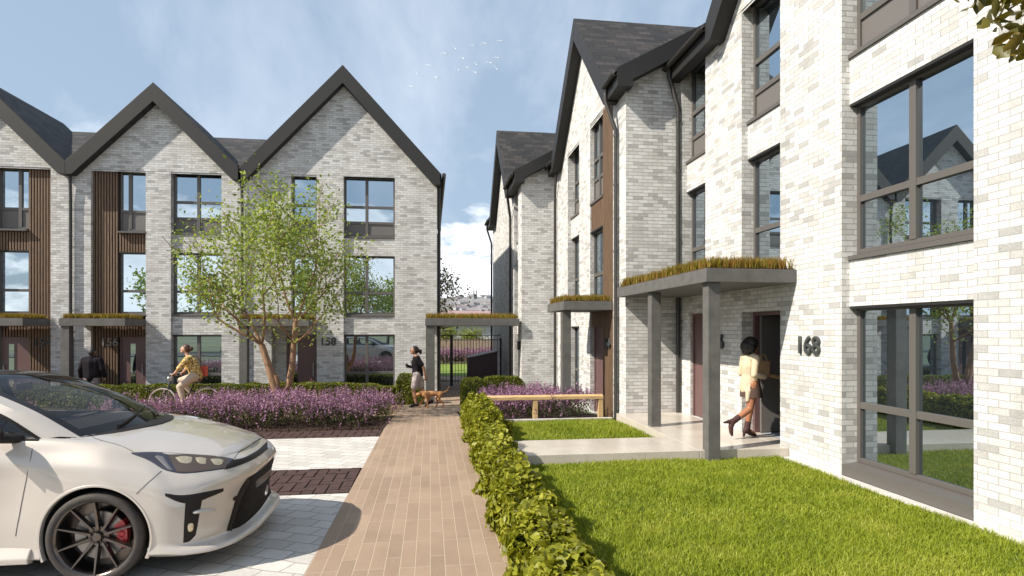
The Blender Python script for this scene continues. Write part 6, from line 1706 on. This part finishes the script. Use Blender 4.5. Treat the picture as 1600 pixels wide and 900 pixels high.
for h_, k_, a_, t_ in legs: chain(mb, [(h_, 0.115), (tuple(np.array(h_) * .22 + np.array(k_) * .78), 0.10)])
fuse('shorts', mb, M['grey_cloth'], K, 0.011)
for h_, k_, a_, t_ in legs:
    mb = MB(); A = Vector(a_); T_ = Vector(t_)
    chain(mb, [(tuple(A + Vector((-0.03, 0, -0.015))), 0.052), (tuple(A * .5 + T_ * .5 + Vector((0, 0, 0.0))), 0.048), (tuple(T_), 0.040), (tuple(T_ + (T_ - A).normalized() * 0.06), 0.03)]); fuse('shoe', mb, M['shoe'], K, 0.010)
mb = MB(); hand(mb, armF[2], (0.8, 0.1, 0.5), (-0.3, 0.9, 0.2), -1, 0.9, 1.16); caps(mb, tuple(np.array(armF[2]) * .55 + np.array(armF[1]) * .45), 0.045, armF[2], 0.037); fuse('glove', mb, M['black_cloth'], K, 0.009)

# ---- dog walking left, head low
D = empty('dog', (0.06, 17.0, gz(17.0)), math.pi); D.scale = (0.76, 0.76, 0.80); tag(D, 'slim tan dog walking left with head low and tail raised', 'dog')
mb = MB()
chain(mb, [((-0.30, 0, 0.50), 0.095), ((-0.15, 0, 0.505), 0.085), ((0.05, 0, 0.50), 0.105), ((0.22, 0, 0.49), 0.118), ((0.30, 0, 0.48), 0.10)])
chain(mb, [((0.26, 0, 0.53), 0.085), ((0.40, 0, 0.54), 0.068), ((0.50, 0, 0.50), 0.062)])
chain(mb, [((0.50, 0, 0.505), 0.066), ((0.56, 0, 0.47), 0.052), ((0.63, 0, 0.40), 0.034), ((0.665, 0, 0.37), 0.027)])
for b in (-1, 1): chain(mb, [((0.485, 0.05 * b, 0.55), 0.022), ((0.475, 0.075 * b, 0.50), 0.022), ((0.48, 0.08 * b, 0.46), 0.012)])
chain(mb, [((-0.36, 0, 0.54), 0.034), ((-0.46, 0, 0.55), 0.026), ((-0.56, 0, 0.62), 0.021), ((-0.62, 0, 0.74), 0.013)])
# front legs: near one straight under the chest, far one reaching
chain(mb, [((0.22, 0.075, 0.44), 0.058), ((0.18, 0.08, 0.27), 0.035), ((0.17, 0.08, 0.10), 0.024), ((0.19, 0.08, 0.025), 0.026), ((0.225, 0.08, 0.02), 0.022)])
chain(mb, [((0.25, -0.075, 0.44), 0.056), ((0.33, -0.08, 0.28), 0.035), ((0.44, -0.08, 0.15), 0.024), ((0.46, -0.08, 0.07), 0.024), ((0.49, -0.08, 0.06), 0.02)])
# hind legs with knee forward and hock back
chain(mb, [((-0.30, 0.07, 0.47), 0.082), ((-0.23, 0.085, 0.31), 0.052), ((-0.40, 0.085, 0.19), 0.028), ((-0.40, 0.085, 0.05), 0.022), ((-0.36, 0.085, 0.022), 0.024)])
chain(mb, [((-0.30, -0.07, 0.47), 0.080), ((-0.16, -0.085, 0.32), 0.050), ((-0.22, -0.085, 0.18), 0.028), ((-0.14, -0.085, 0.05), 0.022), ((-0.10, -0.085, 0.022), 0.023)])
M['fur'] = simple('tan_fur', (0.42, 0.20, 0.075), 0.8, 0, 0.28, 7, bump=0.4, bscale=160)
fuse('body', mb, M['fur'], D, 0.009)
mb = MB(); mb.sphere((0.688, 0, 0.372), 0.016, 8, 6); mb.build('nose', M['shoe'], D, smooth=True)

# ---- man in black jacket seen from behind at house 156 (faces +Y)
N = person('person in a black jacket and grey trousers seen from behind at the door of 156', (-10.02, 19.35, gz(19.35)), math.pi / 2)
mb = MB(); hd = (0.03, 0, 1.66); chain(mb, [((0, 0, 0.95), 0.14), ((0, 0, 1.15), 0.13), ((0, 0, 1.35), 0.15), ((0, 0, 1.47), 0.1)]); chain(mb, [((0, 0, 1.46), 0.065), ((0.01, 0, 1.54), 0.056), (hd, 0.055)])
legs = (((0, 0.095, 0.92), (0.05, 0.10, 0.50), (-0.02, 0.10, 0.09), (0.12, 0.10, 0.035)), ((0, -0.095, 0.92), (-0.02, -0.10, 0.50), (-0.14, -0.10, 0.10), (0.0, -0.10, 0.035)))
for h_, k_, a_, t_ in legs: chain(mb, [(h_, 0.09), (k_, 0.058), (a_, 0.04), (t_, 0.034)])
arms = (((0, 0.21, 1.43), (-0.04, 0.30, 1.15), (0.03, 0.32, 0.90)), ((0, -0.21, 1.43), (-0.03, -0.30, 1.15), (0.06, -0.32, 0.91)))
for s_, e_, w_ in arms: chain(mb, [((s_[0], s_[1] * .6, s_[2]), 0.075), (s_, 0.062), (e_, 0.047), (w_, 0.033)])
hand(mb, arms[0][2], (0.1, 0, -1), (0, -1, 0), 1, 0.5); hand(mb, arms[1][2], (0.1, 0, -1), (0, 1, 0), -1, 0.5); head(mb, hd, (1, 0, 0))
fuse('body', mb, M['skin_tan'], N, 0.010); eyes(N, hd, (1, 0, 0))
mb = MB(); mb.sphere((0.0, 0, 1.70), (0.10, 0.092, 0.085), 14, 10); mb.sphere((-0.03, 0, 1.65), (0.085, 0.088, 0.09), 12, 8); fuse('hair', mb, M['hair_dark'], N, 0.012)
mb = MB(); chain(mb, [((0, 0, 0.93), 0.17), ((0, 0, 1.15), 0.165), ((0, 0, 1.35), 0.175), ((0, 0, 1.46), 0.12)])
for b in (-1, 1): caps(mb, (0, 0.09 * b, 0.96), 0.14, (0, 0.11 * b, 1.36), 0.14)
for s_, e_, w_ in arms: chain(mb, [((s_[0], s_[1] * .6, s_[2]), 0.105), (s_, 0.09), (e_, 0.075), (tuple(np.array(e_) * .12 + np.array(w_) * .88), 0.06)])
fuse('jacket', mb, M['black_cloth'], N, 0.012)
M['taupe'] = cloth('taupe_trousers', (0.24, 0.19, 0.19), 0.1); mb = MB()
for h_, k_, a_, t_ in legs: chain(mb, [(h_, 0.122), (k_, 0.092), (a_, 0.07)])
fuse('trousers', mb, M['taupe'], N, 0.012)
for h_, k_, a_, t_ in legs:
    mb = MB(); chain(mb, [(a_[:2] + (0.05,), 0.05), (t_, 0.042), ((t_[0] + 0.07, t_[1], 0.03), 0.03)]); fuse('shoe', mb, M['shoe'], N, 0.011)

# ---- bicycle and rider heading left (local +x = forward)
BX, BY = -6.24, 16.35
bz = gz(BY)
bk = empty('bicycle', (BX, BY, bz), math.pi); tag(bk, 'black step-through bicycle with cream tyres ridden left on the cross path', 'bicycle')
M['bike'] = simple('black_enamel', (0.012, 0.011, 0.012), 0.25, 0, 0.05, coat=0.5); M['cream_tyre'] = simple('cream_tyre', (0.60, 0.54, 0.46), 0.7, 0, 0.1); M['leather'] = simple('brown_leather', (0.14, 0.06, 0.03), 0.5, 0, 0.2, 20)
WR = 0.345; fwx, rwx = 0.56, -0.52
for wx in (fwx, rwx):
    w = empty('wheel', (wx, 0, WR)); w.parent = bk; ax = Vector((0, 1, 0))
    mb = MB(); mb.lathe([(WR + 0.0 - 0.022 + 0.022 * math.cos(q), 0.022 * math.sin(q)) for q in np.linspace(0, 2 * math.pi, 9)[:-1]], (0, 0, 0), ax, 40, True); mb.build('tyre', M['cream_tyre'], w, smooth=True)
    mb = MB(); mb.lathe([(WR - 0.044, -0.012), (WR - 0.036, -0.012), (WR - 0.036, 0.012), (WR - 0.044, 0.012)], (0, 0, 0), ax, 40, True); mb.lathe([(0.024, -0.04), (0.024, 0.04)], (0, 0, 0), ax, 12); mb.build('rim', M['steel'], w, smooth=True)
    mb = MB()
    for k_ in range(18):
        a = 2 * math.pi * k_ / 18; mb.tube([(0.02 * math.cos(a + 0.9), 0.03 * (-1) ** k_, 0.02 * math.sin(a + 0.9)), ((WR - 0.04) * math.cos(a), 0, (WR - 0.04) * math.sin(a))], 0.0022, 4)
    mb.build('spokes', M['steel'], w)
    mb = MB(); a0_, a1_ = (0.15, 2.6) if wx > 0 else (0.5, 3.2)
    Q = np.linspace(a0_, a1_, 18); 
    for y0_, y1_ in ((-0.03, 0.03),):
        b = len(mb.v); mb.v += [((WR + 0.02) * math.cos(q), y0_, (WR + 0.02) * math.sin(q)) for q in Q] + [((WR + 0.03) * math.cos(q), 0, (WR + 0.03) * math.sin(q)) for q in Q] + [((WR + 0.02) * math.cos(q), y1_, (WR + 0.02) * math.sin(q)) for q in Q]
        for r_ in range(2):
            for i in range(17): mb.f.append((b + r_ * 18 + i, b + r_ * 18 + i + 1, b + (r_ + 1) * 18 + i + 1, b + (r_ + 1) * 18 + i))
    mb.build('mudguard', M['bike'], w, smooth=True)
bb_ = (0.0, 0, 0.29); st = (-0.20, 0, 0.80); htop = (0.36, 0, 0.86); hbot = (0.42, 0, 0.66)
mb = MB()
mb.tube([htop, hbot], 0.021, 8); mb.tube([hbot, (0.30, 0, 0.45), (0.16, 0, 0.32), bb_], 0.019, 8); mb.tube([(0.40, 0, 0.74), (0.24, 0, 0.52), (0.02, 0, 0.43), (-0.10, 0, 0.50)], 0.017, 8); mb.tube([bb_, st], 0.018, 8)
for y_ in (-0.045, 0.045):
    mb.tube([(bb_[0], y_ * .6, bb_[2]), (rwx, y_, WR)], 0.011, 6); mb.tube([(-0.14, y_ * .5, 0.62), (rwx, y_, WR)], 0.010, 6); mb.tube([(0.425, y_ * .8, 0.65), (0.455, y_, 0.56), (fwx, y_, WR)], 0.012, 6)
    mb.tube([(rwx - 0.05, y_ * 1.6, WR), (rwx - 0.12, y_ * 1.6, 0.74)], 0.006, 5); mb.tube([(-0.22, y_ * 1.6, 0.735), (rwx - 0.25, y_ * 1.6, 0.745)], 0.007, 5)
mb.build('frame', M['bike'], bk, smooth=True)
mb = MB(); mb.tube([htop, (0.345, 0, 0.94), (0.34, 0, 1.0)], 0.013, 8); mb.tube([(0.12, -0.27, 1.03), (0.28, -0.25, 1.06), (0.36, -0.10, 1.02), (0.345, 0, 1.0), (0.36, 0.10, 1.02), (0.28, 0.25, 1.06), (0.12, 0.27, 1.03)], 0.011, 8); hbz = mb.build('handlebar', M['steel'], bk, smooth=True)
for y_ in (-0.27, 0.27):
    mb = MB(); mb.tube([(0.10, y_, 1.027), (0.22, y_ * 0.965, 1.045)], 0.017, 8); mb.build('grip', M['leather'], hbz, smooth=True)
mb = MB(); mb.sphere((0.40, 0, 0.93), (0.06, 0.045, 0.05), 10, 8); mb.build('lamp', M['steel'], bk, smooth=True)
mb = MB(); chain(mb, [((-0.34, 0.06, 0.90), 0.05), ((-0.22, 0.0, 0.905), 0.045), ((-0.06, 0, 0.90), 0.028)]); chain(mb, [((-0.34, -0.06, 0.90), 0.05), ((-0.22, 0.0, 0.905), 0.045)]); sd_ = fuse('saddle', mb, M['leather'], bk, 0.012)
mb = MB(); mb.tube([(-0.20, 0, 0.80), (-0.225, 0, 0.88)], 0.012, 8); mb.build('seat_post', M['steel'], sd_, smooth=True)
mb = MB(); mb.lathe([(0.0, 0.05), (0.09, 0.05), (0.09, 0.056), (0.0, 0.056)], bb_, (0, 1, 0), 20); mb.tube([(bb_[0], 0.07, bb_[2]), (0.12, 0.07, 0.19)], 0.009, 6); mb.tube([(bb_[0], -0.07, bb_[2]), (-0.12, -0.07, 0.39)], 0.009, 6); mb.box(0.07, 0.17, 0.075, 0.17, 0.18, 0.20); mb.box(-0.17, -0.07, -0.17, -0.075, 0.38, 0.40); mb.build('crank', M['steel'], bk)
mb = MB(); mb.prism([(0.05, 0.045, 0.36), (rwx, 0.045, 0.40), (rwx, 0.045, 0.30), (0.05, 0.045, 0.22)], [(0.05, 0.062, 0.36), (rwx, 0.062, 0.40), (rwx, 0.062, 0.30), (0.05, 0.062, 0.22)]); mb.build('chain_guard', M['leather'], bk, bevel=0.01)
mb = MB(); mb.prism([(rwx - 0.30, -0.05, 0.28), (rwx - 0.38, -0.05, 0.22), (rwx - 0.40, -0.05, 0.42), (rwx - 0.33, -0.05, 0.46)], [(rwx - 0.30, 0.05, 0.28), (rwx - 0.38, 0.05, 0.22), (rwx - 0.40, 0.05, 0.42), (rwx - 0.33, 0.05, 0.46)]); mb.build('mud_flap', M['kraft'], bk, bevel=0.008)
G = person('person in a yellow patterned shirt and beige trousers riding the black bicycle', (BX, BY, bz), math.pi)
mb = MB(); hd = (0.02, 0, 1.68)
chain(mb, [((-0.24, 0, 1.0), 0.135), ((-0.20, 0, 1.14), 0.115), ((-0.13, 0, 1.32), 0.13), ((-0.09, 0, 1.44), 0.095)]); chain(mb, [((-0.08, 0, 1.45), 0.058), ((-0.04, 0, 1.53), 0.05), (hd, 0.05)])
legs = (((-0.22, 0.10, 0.98), (0.10, 0.11, 0.72), (0.0, 0.115, 0.29), (0.13, 0.115, 0.235)), ((-0.22, -0.10, 0.98), (0.16, -0.11, 0.86), (-0.14, -0.115, 0.50), (-0.04, -0.115, 0.43)))
for h_, k_, a_, t_ in legs: chain(mb, [(h_, 0.095), (k_, 0.06), (a_, 0.038), (t_, 0.032)])
arms = (((-0.09, 0.18, 1.41), (0.06, 0.26, 1.20), (0.16, 0.265, 1.08)), ((-0.09, -0.18, 1.41), (0.06, -0.26, 1.20), (0.16, -0.265, 1.08)))
for s_, e_, w_ in arms: chain(mb, [((s_[0], s_[1] * .7, s_[2]), 0.068), (s_, 0.055), (e_, 0.041), (w_, 0.029)])
for b, a_ in ((1, arms[0]), (-1, arms[1])): hand(mb, a_[2], (0.6, 0.0, -0.35), (-0.4, 0, -0.9), -b, 0.95, 0.95)
head(mb, hd, (1, 0.05, 0.12)); fuse('body', mb, M['skin_fair'], G, 0.0085); eyes(G, hd, (1, 0.05, 0.12))
mb = MB(); mb.sphere((-0.015, 0, 1.72), (0.098, 0.092, 0.085), 14, 10); mb.sphere((-0.05, 0, 1.68), (0.085, 0.09, 0.09), 12, 8); mb.sphere((-0.13, 0, 1.69), 0.055, 10, 8); fuse('hair', mb, M['hair_brown'], G, 0.011)
def floral():
    m, t, p = mat_new('yellow_floral_cloth'); geo = t.new('ShaderNodeNewGeometry'); n1 = t.noise(geo.outputs['Position'], 22, 3, 0.6)
    t.link(t.ramp(n1.outputs['Fac'], [(0.38, (0.10, 0.04, 0.025)), (0.46, (0.42, 0.25, 0.05)), (0.54, (0.55, 0.39, 0.11)), (0.62, (0.66, 0.58, 0.40))]), p.inputs['Base Color']); p.inputs['Roughness'].default_value = 0.85
    n2 = t.noise(geo.outputs['Position'], 20, 4, 0.6); t.link(t.bump(n2.outputs['Fac'], 0.5, 0.01), p.inputs['Normal']); return m
M['floral'] = floral(); M['beige'] = cloth('beige_trousers', (0.46, 0.38, 0.31), 0.08)
mb = MB(); chain(mb, [((-0.25, 0, 1.0), 0.155), ((-0.21, 0, 1.14), 0.15), ((-0.14, 0, 1.31), 0.158), ((-0.09, 0, 1.43), 0.11)])
for s_, e_, w_ in arms: chain(mb, [((s_[0], s_[1] * .7, s_[2]), 0.095), (s_, 0.08), (e_, 0.066), (tuple(np.array(e_) * .75 + np.array(w_) * .25), 0.052)])
fuse('shirt', mb, M['floral'], G, 0.011)
mb = MB(); caps(mb, (-0.24, 0.05, 0.97), 0.135, (-0.24, -0.05, 0.97), 0.135)
for h_, k_, a_, t_ in legs: chain(mb, [(h_, 0.118), (k_, 0.088), (tuple(np.array(k_) * .12 + np.array(a_) * .88), 0.062)])
fuse('trousers', mb, M['beige'], G, 0.011)
for h_, k_, a_, t_ in legs:
    mb = MB(); A = Vector(a_); T_ = Vector(t_); chain(mb, [(tuple(A + Vector((-0.04, 0, -0.035))), 0.036), (tuple(T_), 0.036), (tuple(T_ + (T_ - A).normalized() * 0.07), 0.028)]); fuse('shoe', mb, M['cream_tyre'], G, 0.010)
rb_ = empty('shoulder_bag', (BX + 0.24, BY - 0.02, bz + 1.06), 0.0); tag(rb_, 'red patterned bag behind the waist of the cyclist', 'bag')
def redbag():
    m, t, p = mat_new('red_check_cloth'); geo = t.new('ShaderNodeNewGeometry'); ch = t.new('ShaderNodeTexChecker'); ch.inputs['Scale'].default_value = 22; t.link(geo.outputs['Position'], ch.inputs[0]); ch.inputs[1].default_value = (0.55, 0.05, 0.03, 1); ch.inputs[2].default_value = (0.62, 0.16, 0.09, 1)
    t.link(ch.outputs[0], p.inputs['Base Color']); p.inputs['Roughness'].default_value = 0.8; return m
M['redbag'] = redbag()
mb = MB(); mb.prism([(-0.20, 0.16, -0.10), (0.20, 0.16, -0.10), (0.20, 0.30, -0.10), (-0.20, 0.30, -0.10)], [(-0.22, 0.18, 0.17), (0.22, 0.18, 0.17), (0.22, 0.28, 0.17), (-0.22, 0.28, 0.17)]); mb.build('pouch', M['redbag'], rb_, bevel=0.02)
mb = MB(); mb.tube([(-0.18, 0.2, 0.16), (-0.06, 0.05, 0.42), (0.02, -0.02, 0.44), (0.18, 0.2, 0.16)], 0.012, 6); mb.build('strap', M['leather'], rb_, smooth=True)
